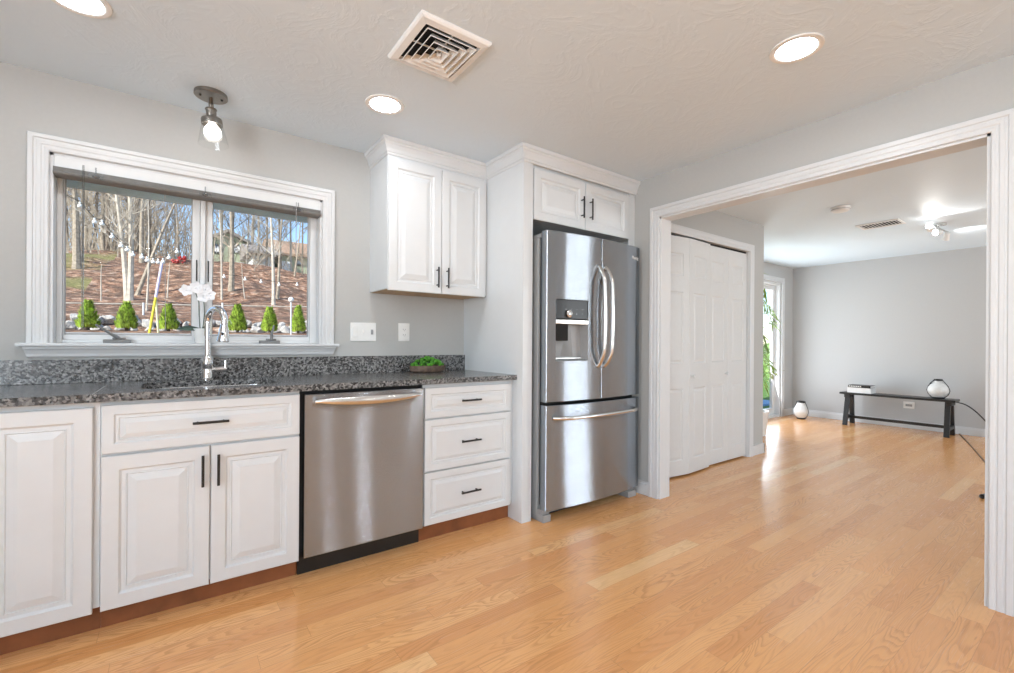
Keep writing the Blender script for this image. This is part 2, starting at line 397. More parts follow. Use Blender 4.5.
# cased opening on the kitchen face (x = OX0, outwards -x)
CASO = [(0, 0), (0, .011), (.004, .014), (.014, .014), (.018, .012), (.024, .012), (.028, .015), (.040, .015), (.044, .0125), (.050, .0125), (.054, .018), (.072, .018), (.075, .016), (.075, 0)]
struct(sweep_flat('trim_1', TRIM, [(OY1, 0), (OY1, OZ), (OY0, OZ), (OY0, 0)][::-1], CASO, lambda a, b, d: (OX0-d, a, b)))
struct(sweep_flat('trim_2', TRIM, [(OY1, 0), (OY1, OZ), (OY0, OZ), (OY0, 0)][::-1], CASO, lambda a, b, d: (OX1+d, a, b)))
m = MB(); m.box(OX0-.001, OX1+.001, OY1-.012, OY1, 0, OZ); m.box(OX0-.001, OX1+.001, OY0, OY0+.012, 0, OZ); m.box(OX0-.001, OX1+.001, OY0, OY1, OZ-.012, OZ)
struct(m.build('trim_3', TRIM))
# closet casing (face CW, outwards -y)
struct(sweep_flat('trim_4', TRIM, [(KX0, 0), (KX0, KZ), (KX1, KZ), (KX1, 0)], [(0, 0), (0, .012), (.01, .016), (.03, .013), (.05, .018), (.068, .018), (.072, .014), (.072, 0)], lambda a, b, d: (a, CW-d, b)))
m = MB(); m.box(KX0, KX0+.012, CW, CW+.11, 0, KZ); m.box(KX1-.012, KX1, CW, CW+.11, 0, KZ); m.box(KX0, KX1, CW+.04, CW+.07, KZ-.02, KZ)
struct(m.build('trim_5', TRIM))
# sliding door casing
struct(sweep_flat('trim_6', TRIM, [(SX0, 0), (SX0, SZ), (SX1, SZ), (SX1, 0)], CASP, lambda a, b, d: (a, SY-d, b)))
# baseboards
def board(name, x0, x1, y0, y1, h=.10):
    m = MB(); m.box(x0, x1, y0, y1, 0, h-.02)
    dx, dy = x1-x0, y1-y0
    cut = .006
    if abs(dx) < abs(dy): m.box(x0+cut*(1 if name.endswith('far') or name.endswith('opening') else 0), x1-cut*(1 if name.endswith('return') else 0), y0, y1, h-.02, h)
    else: m.box(x0, x1, y0+cut, y1, h-.02, h)
    return struct(m.build(name, TRIM, bevel=.002))
board('baseboard_far', 7.985, 8.0, -3.0, SY)
board('baseboard_opening', OX0-.014, OX0, OY1+.075, 2.9)
m = MB(); m.box(OX0-.014, OX0, -4.5, OY0-.075, 0, .10); m.box(OX1, OX1+.014, -3.0, OY0-.075, 0, .10); struct(m.build('baseboard_south', TRIM, bevel=.002))
m = MB(); m.box(KX1+.072, 4.914, CW-.014, CW, 0, .10); m.box(4.90, 4.914, CW-.014, SY, 0, .10); m.box(OX1+.0, KX0-.072, CW-.014, CW, 0, .10); struct(m.build('baseboard_closet', TRIM, bevel=.002))
m = MB(); m.box(SX1+.077, 7.985, SY-.014, SY, 0, .10); m.box(4.914, SX0-.077, SY-.014, SY, 0, .10); struct(m.build('baseboard_slider', TRIM, bevel=.002))

# ------------------------------------------------------------------ kitchen window
win = sroot('window_1', (.13, BW, WZ0))
sweep_flat('window_casing', TRIM, [(WX0, WZ0+.015), (WX0, WZ1), (WX1, WZ1), (WX1, WZ0+.015)], CASP, lambda a, b, d: (a, BW-d, b), win)
m = MB(); t = .012                                             # jamb liner
m.box(WX0, WX0+t, BW, BW+.10, WZ0, WZ1); m.box(WX1-t, WX1, BW, BW+.10, WZ0, WZ1); m.box(WX0, WX1, BW, BW+.10, WZ1-t, WZ1); m.build('jamb', TRIM, win)
m = MB(); m.box(WX0-.10, WX1+.095, BW-.052, BW+.10, WZ0, WZ0+.016); m.build('window_sill', TRIM, win, bevel=.005)
rings = []                                                     # apron with a shaped underside
prof = [(0, 1.085), (.034, 1.085), (.034, 1.076), (.026, 1.068), (.018, 1.052), (.016, 1.040), (.010, 1.034), (0, 1.034)]
for xx, sh in ((WX0-.078, 0), (WX0-.066, 1), (WX1+.066, 1), (WX1+.078, 0)):
    pass
m = MB(); m.loft([[(WX0-.080+(1.085-z)*.25, BW-d, z) for d, z in prof], [(WX1+.080-(1.085-z)*.25, BW-d, z) for d, z in prof]]); m.build('apron', TRIM, win)
FY = BW+.075                                                   # sash frame front
G = [(-.425, .078), (.170, .672)]; GZ0, GZ1 = 1.141, 1.90
m = MB(); zA, zB = WZ0+.016, WZ1-.012
m.box(WX0+t, WX0+.032, FY, FY+.08, zA, zB); m.box(WX1-.05, WX1-t, FY, FY+.08, zA, zB); m.box(WX0+.032, WX1-.05, FY, FY+.08, zA, zA+.014); m.box(WX0+.032, WX1-.05, FY, FY+.08, GZ1+.03, zB)
m.box(.113, .136, FY-.012, FY+.08, zA+.014, GZ1+.03)
m.build('window_frame', VINYL, win, bevel=.003)
for i, (a, b) in enumerate(G):
    m = MB(); a0, a1 = (a-.024, a) ; 
    lo, hi = a-(.004 if i == 0 else .033), b+(.034 if i == 0 else .004)
    m.box(lo, a, FY+.01, FY+.055, zA+.014, GZ1+.03); m.box(b, hi, FY+.01, FY+.055, zA+.014, GZ1+.03)
    m.box(a, b, FY+.01, FY+.055, zA+.014, GZ0); m.box(a, b, FY+.01, FY+.055, GZ1, GZ1+.03)
    sash = m.build('sash', VINYL, win, bevel=.002)
    m = MB(); m.box(a-.001, b+.001, FY+.034, FY+.038, GZ0-.001, GZ1+.001); m.build('pane', PANE, sash)
    m = MB(); e = .0035
    m.box(a, a+e, FY+.028, FY+.033, GZ0, GZ1); m.box(b-e, b, FY+.028, FY+.033, GZ0, GZ1); m.box(a, b, FY+.028, FY+.033, GZ0, GZ0+e); m.build('gasket', GREYPL, sash)
for xc in (.098, .151):                                         # sash lock slots
    m = MB(); m.box(xc-.003, xc+.003, FY+.004, FY+.0105, 1.44, 1.555); m.build('sash_lock', BLACK, win, bevel=.001)
def crank(px, tipdx, tipz, lab):
    p = on_y(px, 339, FY-.02); b = Vector((p.x, FY-.02, zA))
    m = MB(); m.box(b.x-.055, b.x+.05, FY-.045, FY, zA, zA+.018); m.box(b.x-.02, b.x+.03, FY-.04, FY-.005, zA+.018, zA+.028)
    c = m.build('crank_handle', CRANK, win, bevel=.003); c['label'] = lab
    m = MB(); a = b + Vector((.005, -.022, .024)); q = b + Vector((tipdx, -.05, tipz))
    mid = a.lerp(q, .45) + Vector((-.004 if abs(tipdx) < .05 else .012, 0, -.010 if abs(tipdx) > .05 else 0))
    m.tube([a, mid, a.lerp(q, .8), q], [.013, .010, .008, .007], 8, flat=.7); m.build('crank_arm', CRANK, c, smooth=True)
crank(118, -.078, .088, 'grey folding crank handle'); crank(270, .012, .105, 'grey folding crank handle')
# raised venetian blind, held by brackets in the window recess
bl = thing('window_blind', (.13, BW+.02, 1.87), 'white and grey venetian blind raised to the top of the kitchen window', 'blind')
m = MB(); m.box(WX0+.013, WX1-.013, BW-.006, BW+.052, 1.910, 1.962); m.build('headrail', VINYL, bl, bevel=.004)
m = MB(); k = 9
for i in range(k): z = 1.890+i*.0021; m.box(WX0+.013, WX1-.013, BW-.022, BW+.050, z, z+.0016)
m.build('slat_stack', BLIND, bl)
m = MB(); pr = [(BW+.05, 1.889), (BW-.024, 1.889), (BW-.028, 1.885), (BW-.026, 1.878), (BW-.018, 1.874), (BW+.05, 1.874)]
m.loft([[(WX0+.013, a, b) for a, b in pr], [(WX1-.013, a, b) for a, b in pr]]); br = m.build('bottom_rail', BLIND, bl, smooth=True, ang=50); br['label'] = 'grey bottom rail'
for xx in (WX0+.16, .13, WX1-.14):
    m = MB(); m.box(xx-.028, xx+.028, BW-.031, BW-.027, 1.878, 1.90); m.ball((xx, BW-.031, 1.888), .012, (1.2, .6, .8)); m.box(xx-.003, xx+.003, BW-.030, BW-.026, 1.89, 1.93); m.build('cord_clip', FROST, bl)
m = MB(); m.tube([(-.345, BW-.034, 1.93), (-.345, BW-.034, 1.17)], .0045, 8); m.build('tilt_wand', FROST, bl, smooth=True)
m = MB(); m.tube([(-.042, BW+.0, 1.865), (-.035, BW+.0, 1.17)], .0016, 6); m.build('lift_cord', GREYPL, bl)
m = MB(); m.tube([(.575, BW-.032, 1.93), (.575, BW-.032, 1.62)], .002, 6); m.build('lift_cord', GREYPL, bl)

# ------------------------------------------------------------------ cabinets
RINGD = ((.004, .005), (.008, .009), (.020, .009), (.023, .006), (.026, .010), (.054, .0015))
RINGS = ((.003, .004), (.006, .007), (.013, .007), (.015, .0045), (.018, .008), (.036, .0015))
FR = 2.29                                                # face of doors and drawer fronts
def front(name, parent, x0, x1, z0, z1, yf, mat=CAB, mg=.052, rings=RINGD, th=.02, handle=None, hl=.13):
    m = MB(); m.slab(lambda u, v, w: (u, yf-w, v), x0, x1, z0, z1, th, [(x0+mg, x1-mg, z0+mg, z1-mg)], rings)
    d = m.build(name, mat, parent)
    if handle:
        hx, hz, vert = handle; m = MB(); o = .028
        if vert:
            m.tube([(hx, yf-o, hz-hl/2), (hx, yf-o, hz+hl/2)], .0055, 10)
            for q in (-.36, .36): m.tube([(hx, yf+.001, hz+q*hl), (hx, yf-o, hz+q*hl)], .0042, 8)
        else:
            m.tube([(hx-hl/2, yf-o, hz), (hx+hl/2, yf-o, hz)], .0055, 10)
            for q in (-.36, .36): m.tube([(hx+q*hl, yf+.001, hz), (hx+q*hl, yf-o, hz)], .0042, 8)
        h = m.build('handle', BLACK, d, smooth=True); h['label'] = 'black bar handle'
    return d
def carcass(parent, x0, x1, y0, y1, z0, z1): return bx('body', CAB, x0, x1, y0, y1, z0, z1, parent, .0015)
def toe(parent, x0, x1): o = bx('toe_kick', TOE, x0, x1, 2.352, 2.37, 0, .10, parent); o['label'] = 'brown wooden toe kick'
TZ = .088; TOPZ = .884
c = thing('base_cabinet', (-.70, 2.6, 0), 'white base cabinet left of the sink, cut off by the left edge of the photo', 'cabinet', 'white base cabinets')
carcass(c, -1.16, -.2235, FR+.0205, BW-.03, .10, TOPZ); toe(c, -1.16, -.2235)
front('door', c, -.545, -.243, TZ, .862, FR); front('door', c, -.855, -.549, TZ, .862, FR); front('door', c, -1.155, -.859, TZ, .862, FR)
c = thing('sink_cabinet', (.13, 2.6, 0), 'white sink base cabinet with two doors under one wide false drawer, below the window', 'cabinet', 'white base cabinets')
m = MB(); m.box(-.2225, .478, FR+.0205, FR+.045, .10, TOPZ); m.box(-.2225, -.205, FR+.045, BW-.03, .10, TOPZ); m.box(.46, .478, FR+.045, BW-.03, .10, TOPZ); m.box(-.205, .46, FR+.045, BW-.03, .10, .118); m.box(-.205, .46, BW-.04, BW-.03, .118, TOPZ)
m.build('body', CAB, c); toe(c, -.2225, .4775)
front('drawer_front', c, -.220, .477, .682, .868, FR, mg=.036, rings=RINGS, handle=(.128, .776, False), hl=.128)
front('door', c, -.220, .1255, TZ, .672, FR, handle=(.100, .575, True)); front('door', c, .1295, .477, TZ, .672, FR, handle=(.155, .572, True))
c = thing('drawer_cabinet', (1.42, 2.6, 0), 'white base cabinet with three drawers between dishwasher and tall panel', 'cabinet', 'white base cabinets')
carcass(c, 1.113, 1.735, FR+.0205, BW-.03, .10, TOPZ); toe(c, 1.113, 1.7345)
for z0, z1, hl in ((.692, .862, .13), (.398, .684, .13), (.100, .390, .13)):
    front('drawer', c, 1.118, 1.706, z0, z1, FR, mg=.036, rings=RINGS, handle=(1.405, (z0+z1)/2+.003, False), hl=hl)

# dishwasher
d = thing('dishwasher', (.80, 2.6, 0), 'stainless steel dishwasher with bowed bar handle and black toe kick under the counter', 'dishwasher')
bx('tub', DARK, .4785, 1.1125, FR+.03, BW-.02, .09, .8835, d)
m = MB(); m.slab(lambda u, v, w: (u, 2.279-w, v), .496, 1.106, .098, .866, .045); m.build('door', STEEL, d)
bx('kick_plate', BLACK, .482, 1.110, 2.345, 2.365, .0, .09, d)
m = MB(); N = 24; rings = []                            # bowed handle, flat on top and full below
for i in range(N+1):
    u = i/N; x = .535 + u*.535; bow = sin(pi*u)**.7; hh = .009+.012*bow; zz = .832 - .010*bow + (.004 if 0 < u < 1 else 0)
    rings.append([(x, 2.275-.018-.032*bow - .012*cos(2*pi*k/12), zz + hh*sin(2*pi*k/12)) for k in range(12)])
m.loft(rings); 
for xx in (.545, 1.058): m.tube([(xx, 2.28, .832), (xx, 2.256, .832)], .009, 10)
h = m.build('handle', SATIN, d, smooth=True); h['label'] = 'satin steel bowed handle'

# countertop with sink cut-out, backsplash
def rounded(xc, yc, hx, hy, r, n=8):
    pts = []
    for sx, sy, a0 in ((1, 1, 0), (-1, 1, 90), (-1, -1, 180), (1, -1, 270)):
        for i in range(n+1):
            a = radians(a0+90*i/n); pts.append((xc+sx*(hx-r)+r*cos(a), yc+sy*(hy-r)+r*sin(a)))
    return pts
SKX, SKY, SKHX, SKHY = .150, 2.590, .265, .195
inner = rounded(SKX, SKY, SKHX, SKHY, .10)
ct = thing('countertop', (.3, 2.6, TOPZ), 'dark speckled granite countertop running over the base cabinets and dishwasher', 'countertop')
m = MB(); n = len(inner); X0, X1, Y0, Y1 = -1.17, 1.7355, 2.266, BW-.0005
# the outline around the hole: project every inner point out to the sink-bay rectangle, then add the two side runs
RX0, RX1 = -.20, .47
def outw(p):
    dx, dy = p[0]-SKX, p[1]-SKY; k = 1e9
    if dx > 1e-9: k = min(k, (RX1-SKX)/dx)
    if dx < -1e-9: k = min(k, (RX0-SKX)/dx)
    if dy > 1e-9: k = min(k, (Y1-SKY)/dy)
    if dy < -1e-9: k = min(k, (Y0-SKY)/dy)
    return (SKX+dx*k, SKY+dy*k)
outer = [outw(p) for p in inner]
pts2 = []
for i in range(n):
    pts2.append((inner[i], outer[i])); a, b = outer[i], outer[(i+1) % n]
    for cxx, cyy in ((RX1, Y1), (RX0, Y1), (RX0, Y0), (RX1, Y0)):
        if (abs(a[0]-cxx) < 1e-6) != (abs(b[0]-cxx) < 1e-6) and (abs(a[1]-cyy) < 1e-6) != (abs(b[1]-cyy) < 1e-6):
            pts2.append((((inner[i][0]+inner[(i+1) % n][0])/2, (inner[i][1]+inner[(i+1) % n][1])/2), (cxx, cyy)))
T = .914
m.loft([[(o[0], o[1], TOPZ) for _, o in pts2], [(o[0], o[1], T) for _, o in pts2], [(p[0], p[1], T) for p, _ in pts2], [(p[0], p[1], TOPZ) for p, _ in pts2], [(o[0], o[1], TOPZ) for _, o in pts2]], True, False)
m.box(X0, RX0, Y0, Y1, TOPZ, T); m.box(RX1, X1, Y0, Y1, TOPZ, T)
m.build('slab', GRAN, ct)
sm = MB(); sm.box(-.243, -.2415, 2.2655, 2.66, T-.0005, T+.0004); q = sm.build('seam', GREYPL, ct); q['label'] = 'pale joint line'
bs = bx('backsplash', GRAN, -1.17, 1.7345, BW-.022, BW-.0005, T+.0005, 1.024, None, .001); tag(bs, 'low granite backsplash strip along the wall under the window sill', 'backsplash')
sk = thing('kitchen_sink', (SKX, SKY, .70), 'undermount sink bowl set below the granite counter', 'sink')
bot = rounded(SKX, SKY, SKHX-.02, SKHY-.02, .09)
outerb = rounded(SKX, SKY, SKHX+.012, SKHY+.012, .11)
m = MB(); m.loft([[(x, y, TOPZ-.0006) for x, y in outerb], [(x, y, TOPZ-.0006) for x, y in rounded(SKX, SKY, SKHX+.001, SKHY+.001, .10)], [(x, y, .72) for x, y in bot], [(SKX+(x-SKX)*.1, SKY+(y-SKY)*.1, .712) for x, y in bot]], True, False)
m.face([m.bm.verts.new((SKX+(x-SKX)*.1, SKY+(y-SKY)*.1, .712)) for x, y in bot])
m.build('bowl', SATIN, sk, smooth=True)
m = MB(); m.lathe([(.0, .714), (.035, .716), (.042, .714)], (SKX, SKY, 0), 24); m.build('drain', CHROME, sk, smooth=True)

# faucet
fc = thing('faucet', (.143, 2.850, T), 'chrome gooseneck kitchen faucet with pull-down spray head behind the sink', 'faucet')
FX, FYY = .143, 2.850
m = MB(); m.lathe([(.032, T+.0005), (.032, T+.006), (.027, T+.010), (.0255, T+.05), (.024, T+.055), (.027, T+.06), (.027, T+.105), (.021, T+.118), (.015, T+.125), (.015, T+.13)], (FX, FYY, 0), 24); m.build('body', CHROME, fc, smooth=True)
R_ = .068; zc = 1.215
pts = [(FX, FYY, T+.12), (FX, FYY, 1.10), (FX, FYY, zc)] + [(FX+.48*R_*(1-cos(a)), FYY-.85*R_*(1-cos(a)), zc+R_*sin(a)) for a in [radians(k) for k in range(12, 193, 12)]]
m = MB(); m.tube(pts, .0155, 14); m.build('spout', CHROME, fc, smooth=True)
e = Vector(pts[-1]); dn = (Vector(pts[-1])-Vector(pts[-2])).normalized()
m = MB(); m.tube([e, e+dn*.012, e+dn*.02, e+dn*.055, e+dn*.085, e+dn*.088], [.0155, .0175, .020, .024, .030, .027], 18); hd = m.build('spray_head', CHROME, fc, smooth=True)
m = MB(); m.tube([e+dn*.088, e+dn*.090], [.025, .024], 18); q = m.build('nozzle', BLACK, hd); q['label'] = 'black nozzle face'
m = MB(); m.ball(e+dn*.05+Vector((-.006, -.022, 0)), .006, (1, .6, 1.5)); m.build('spray_button', BLACK, hd, smooth=True)
m = MB(); m.tube([(FX+.018, FYY, T+.05), (FX+.075, FYY-.004, T+.052), (FX+.084, FYY-.004, T+.052)], [.015, .015, .011], 12); m.tube([(FX+.078, FYY-.004, T+.05), (FX+.080, FYY-.004, T+.098)], [.007, .006], 10); m.build('lever', CHROME, fc, smooth=True)

# tall refrigerator panel, cabinet above, crown
tp = thing('tall_panel', (1.77, 2.57, 0), 'tall white refrigerator side panel standing at the end of the counter', 'panel')
bx('panel', CAB, 1.736, 1.755, 2.232, BW, 0, 2.325, tp, .001); bx('face_stile', CAB, 1.736, 1.811, 2.212, 2.2315, 0, 2.325, tp, .001)
CF = 2.60
c = thing('wall_cabinet', (1.38, 2.76, 1.43), 'white two-door wall cabinet hanging between the window and the tall panel', 'cabinet', 'white upper cabinets')
bx('body', CAB, 1.025, 1.735, CF+.0205, BW, 1.436, 2.325, c, .001)
bx('underside', WOODU, 1.04, 1.72, CF+.04, BW-.002, 1.4325, 1.4358, c)
front('door', c, 1.027, 1.3775, 1.425, 2.215, CF, handle=(1.345, 1.525, True)); front('door', c, 1.3815, 1.715, 1.425, 2.215, CF, handle=(1.415, 1.525, True))
c = thing('refrigerator_cabinet', (2.3, 2.56, 1.89), 'white two-door cabinet above the refrigerator', 'cabinet', 'white upper cabinets')
bx('body', CAB, 1.812, 2.8145, 2.232, BW, 1.905, 2.325, c, .001); bx('filler', CAB, 2.745, 2.8145, 2.222, 2.2315, 1.84, 2.325, c, .001)
CF2 = 2.2115
front('door', c, 1.822, 2.274, 1.893, 2.215, CF2, mg=.05, rings=RINGD, handle=(2.235, 2.035, True), hl=.145); front('door', c, 2.278, 2.735, 1.893, 2.215, CF2, mg=.05, rings=RINGD, handle=(2.318, 2.035, True), hl=.145)
crown = [(0, 2.235), (.006, 2.237), (.010, 2.250), (.016, 2.252), (.022, 2.270), (.036, 2.292), (.044, 2.298), (.047, 2.306), (.056, 2.309), (.060, 2.329), (0, 2.329)]
def crown_run(name, path):
    P = [Vector(p) for p in path]; n = len(P); dirs = [(P[i+1]-P[i]).normalized() for i in range(n-1)]; nr = [Vector((d.y, -d.x)) for d in dirs]; rings = []
    for i in range(n):
        o = nr[0] if i == 0 else nr[-1] if i == n-1 else None
        if o is None: b = (nr[i-1]+nr[i]).normalized(); o = b/b.dot(nr[i])
        rings.append([(P[i].x+o.x*a*.68, P[i].y+o.y*a*.68, z) for a, z in crown])
    m = MB(); m.loft(rings); return struct(m.build(name, CAB))
crown_run('trim_7', [(1.0245, BW-.001), (1.0245, CF+.0195), (1.7345, CF+.0195)])
crown_run('trim_8', [(1.7355, CF+.02), (1.7355, 2.2115), (2.8145, 2.2115)])

# ------------------------------------------------------------------ refrigerator
f = thing('refrigerator', (2.295, 2.5, 0), 'stainless steel french door refrigerator with bottom freezer drawer and water dispenser', 'refrigerator')
FX0, FX1 = 1.848, 2.742; FC = (FX0+FX1)/2; HW = (FX1-FX0)/2
def fy(x): return 2.078 + .040*((x-FC)/HW)**2
case = bx('case', STEELS, FX0-.004, FX1+.004, 2.195, 2.86, .03, 1.775, f, .004); case['label'] = 'grey painted side casing'
bx('door_gasket', DARK, FX0+.012, FX1-.012, 2.172, 2.194, .10, 1.79, f)
def curved(u0, u1, v0, v1, name, panels=(), hole=False, nu=14):
    m = MB(); m.slab(lambda u, v, w: (u, fy(u)-w if w > -.02 else 2.172, v), u0, u1, v0, v1, .05, panels, (), nu, hole)
    return m.build(name, STEEL, f, smooth=True, ang=35)
dA = on_y(556, 299, 2.085); dB = on_y(587, 361, 2.085)
DX0, DX1, DZ1, DZ0 = 1.913, 2.172, 1.392, 1.002
ld = curved(FX0, FC-.003, .748, 1.812, 'door', [(DX0, DX1, DZ0, DZ1)], True)
rd = curved(FC+.003, FX1, .748, 1.812, 'door')
fz = curved(FX0, FX1, .078, .728, 'freezer_drawer')
m = MB(); yb = 2.150                                           # dispenser recess
zc0 = 1.285
for a in (0,):
    m.quad((DX0, fy(DX0), DZ0), (DX0, yb, DZ0+.02), (DX0, yb, zc0-.01), (DX0, fy(DX0), zc0)); m.quad((DX1, fy(DX1), DZ0), (DX1, yb, DZ0+.02), (DX1, yb, zc0-.01), (DX1, fy(DX1), zc0))
    m.quad((DX0, fy(DX0), DZ0), (DX1, fy(DX1), DZ0), (DX1, yb, DZ0+.02), (DX0, yb, DZ0+.02)); m.quad((DX0, yb, DZ0+.02), (DX1, yb, DZ0+.02), (DX1, yb, DZ1), (DX0, yb, DZ1))
    m.quad((DX0, fy(DX0), DZ1), (DX1, fy(DX1), DZ1), (DX1, yb, DZ1), (DX0, yb, DZ1))
rc = m.build('dispenser', GREYPL, ld)
m = MB(); m.slab(lambda u, v, w: (u, fy(u)+.001-w, v), DX0+.002, DX1-.002, 1.268, DZ1-.002, .03, nu=6); q = m.build('control_panel', BLACK, ld); q['label'] = 'black control panel'
m = MB(); m.slab(lambda u, v, w: (u, fy(u)-.006-w, v), DX0, DX1, 1.234, 1.264, .04, nu=6); q = m.build('dispenser_trim', SATIN, ld, bevel=.003)
m = MB(); xm = (DX0+DX1)/2-.02
m.box(DX0+.004, DX0+.105, yb-.045, yb, 1.13, 1.233); q = m.build('ice_chute', DARK, ld, bevel=.004)
m = MB(); m.tube([(xm-.02, yb-.03, 1.233), (xm-.015, yb-.035, 1.20)], [.012, .009], 12); m.quad((xm-.05, yb-.02, 1.03), (xm+.06, yb-.02, 1.03), (xm+.025, yb-.035, 1.20), (xm-.015, yb-.035, 1.20)); m.build('paddle', FROST, ld)
m = MB(); m.lathe([(.0, .0), (.020, .0), (.024, .005), (.024, .010), (.018, .014), (0, .015)], (xm-.012, fy(xm)-.0, 1.30), 20, Matrix.Rotation(radians(90), 3, 'X')); q = m.build('dispenser_knob', CHROME, ld, smooth=True)
m = MB(); m.box(DX0+.01, DX1-.01, fy(DX0)+.008, yb-.004, DZ0+.014, DZ0+.020); m.build('drip_tray', SATIN, ld)
for i in range(4):
    for j in range(2):
        m = MB(); m.box(DX0+.07+i*.045, DX0+.073+i*.045, fy(DX0+.08+i*.045)-.002, fy(DX0+.08+i*.045)+.002, 1.30+j*.028, 1.303+j*.028); m.build('button_mark', SATIN, ld)
def txt(s_, size, loc, rot, mat, parent, name, ext=.0006):
    cu = bpy.data.curves.new('t', 'FONT'); cu.body = s_; cu.size = size; cu.extrude = ext; cu.align_x = 'CENTER'
    to = bpy.data.objects.new('t', cu); COL.objects.link(to); bpy.context.view_layer.update()
    me = bpy.data.meshes.new_from_object(to.evaluated_get(bpy.context.evaluated_depsgraph_get())); bpy.data.objects.remove(to)
    me.transform(Matrix.Translation(Vector(loc)-org(parent)) @ rot.to_4x4()); me.materials.clear(); me.materials.append(mat)
    o = bpy.data.objects.new(name, me); COL.objects.link(o); o.parent = parent; return o
xl = 2.675; sl = math.atan(2*.040*(xl-FC)/HW/HW)
txt('Maytag', .030, (xl, fy(xl)-.001, 1.722), Matrix.Rotation(sl, 3, 'Z') @ Matrix.Rotation(radians(90), 3, 'X'), PLASTIC, rd, 'logo')
def bow(p0, p1, out, r, n=20, side=0):
    p0, p1 = Vector(p0), Vector(p1); P = []
    for i in range(n+1):
        u = i/n; b = min(1, sin(pi*u)*2.3)**.6 if 0 < u < 1 else 0; P.append(p0.lerp(p1, u) + Vector((side*(b), -out*b*(1+.25*sin(pi*u)), 0)))
    return P
for hx, dr, sd_ in ((FC-.030, ld, -.004), (FC+.036, rd, .004)):
    m = MB(); m.tube(bow((hx, fy(hx)+.002, .965), (hx, fy(hx)+.002, 1.625), .052, .013, 28, sd_), .0135, 12); q = m.build('handle', SATIN, dr, smooth=True); q['label'] = 'curved tubular steel handle'
m = MB(); P = []
for i in range(29):
    u = i/28; x = FX0+.055 + u*(FX1-FX0-.10); b = min(1, sin(pi*u)*3)**.6 if 0 < u < 1 else 0; P.append((x, fy(x)+.002-.045*b, .648))
m.tube(P, .0125, 12); q = m.build('handle', SATIN, fz, smooth=True); q['label'] = 'curved tubular steel handle'
for x0, x1 in ((FX0-.002, FX0+.06), (FX1-.09, FX1)):
    m = MB(); m.box(x0, x1, 2.135, 2.26, .0, .045); m.box(x0, x1, 2.15, 2.26, .045, .076); m.build('foot', GREYPL, f, bevel=.004)
bx('base_grille', DARK, FX0+.06, FX1-.09, 2.20, 2.22, .02, .09, f)
for x0, x1 in ((FX0, FX0+.07), (FX1-.07, FX1)): bx('hinge_cover', GREYPL, x0, x1, 2.13, 2.26, 1.8125, 1.823, f, .003) if x0 > 2 else bx('hinge_cover', GREYPL, x0, x0+.05, 2.175, 2.27, 1.776, 1.80, f, .003)

# ------------------------------------------------------------------ closet bifold doors
BR = ((.006, .005), (.014, .005), (.030, .001))
dr2 = sroot('door_2', (3.87, CW+.02, 0))
def leaf(xa, ya, xb, yb_, knob=None):
    a = Vector((xa, ya, 0)); b = Vector((xb, yb_, 0)); L = (b-a).length; d = (b-a).normalized(); nn = Vector((d.y, -d.x, 0))
    fm = lambda u, v, w: a + d*u + nn*w + Vector((0, 0, v))
    pn_ = [(.072, L-.072, z0, z1) for z0, z1 in ((.14, .74), (.95, 1.55), (1.68, 1.87))]
    m = MB(); m.slab(fm, .001, L-.001, .015, 2.010, .032, pn_, BR); o = m.build('leaf', DOORW, dr2)
    if knob is not None:
        p = a + d*(knob*L) + Vector((0, 0, .84)); m = MB(); m.tube([p, p+nn*.012, p+nn*.018, p+nn*.028, p+nn*.032], [.008, .006, .014, .014, .006], 14); m.build('knob', TRIM, o, smooth=True)
leaf(KX0+.014, 2.250, 3.520, 2.205); leaf(3.520, 2.205, 3.875, 2.225, .13)
leaf(3.882, 2.252, 4.235, 2.252, .87); leaf(4.235, 2.252, KX1-.014, 2.252)
struct(bx('gap_shade_strip', DARK, KX0+.013, KX1-.013, 2.262, 2.274, KZ-.019, KZ-.0005))  # dark strip put in as the shade of the gap above the leaves

# ------------------------------------------------------------------ sliding glass door
sl_ = sroot('door_1', (6.75, SY+.07, 0))
m = MB(); m.box(SX0, SX0+.04, SY+.01, SY+.13, 0, SZ); m.box(SX1-.04, SX1, SY+.01, SY+.13, 0, SZ); m.box(SX0+.04, SX1-.04, SY+.01, SY+.13, SZ-.04, SZ); m.box(SX0+.04, SX1-.04, SY+.005, SY+.13, 0, .03); m.build('door_frame', VINYL, sl_, bevel=.003)
mid = (SX0+SX1)/2
for a, b, y in ((SX0+.04, mid+.04, SY+.03), (mid-.04, SX1-.04, SY+.075)):
    m = MB(); st = .075
    m.box(a, a+st, y, y+.04, .03, SZ-.04); m.box(b-st, b, y, y+.04, .03, SZ-.04); m.box(a+st, b-st, y, y+.04, .03, .13); m.box(a+st, b-st, y, y+.04, SZ-.115, SZ-.04)
    sh = m.build('sash', VINYL, sl_, bevel=.002); m = MB(); m.box(a+st-.002, b-st+.002, y+.018, y+.022, .128, SZ-.113); m.build('pane', PANE, sh)

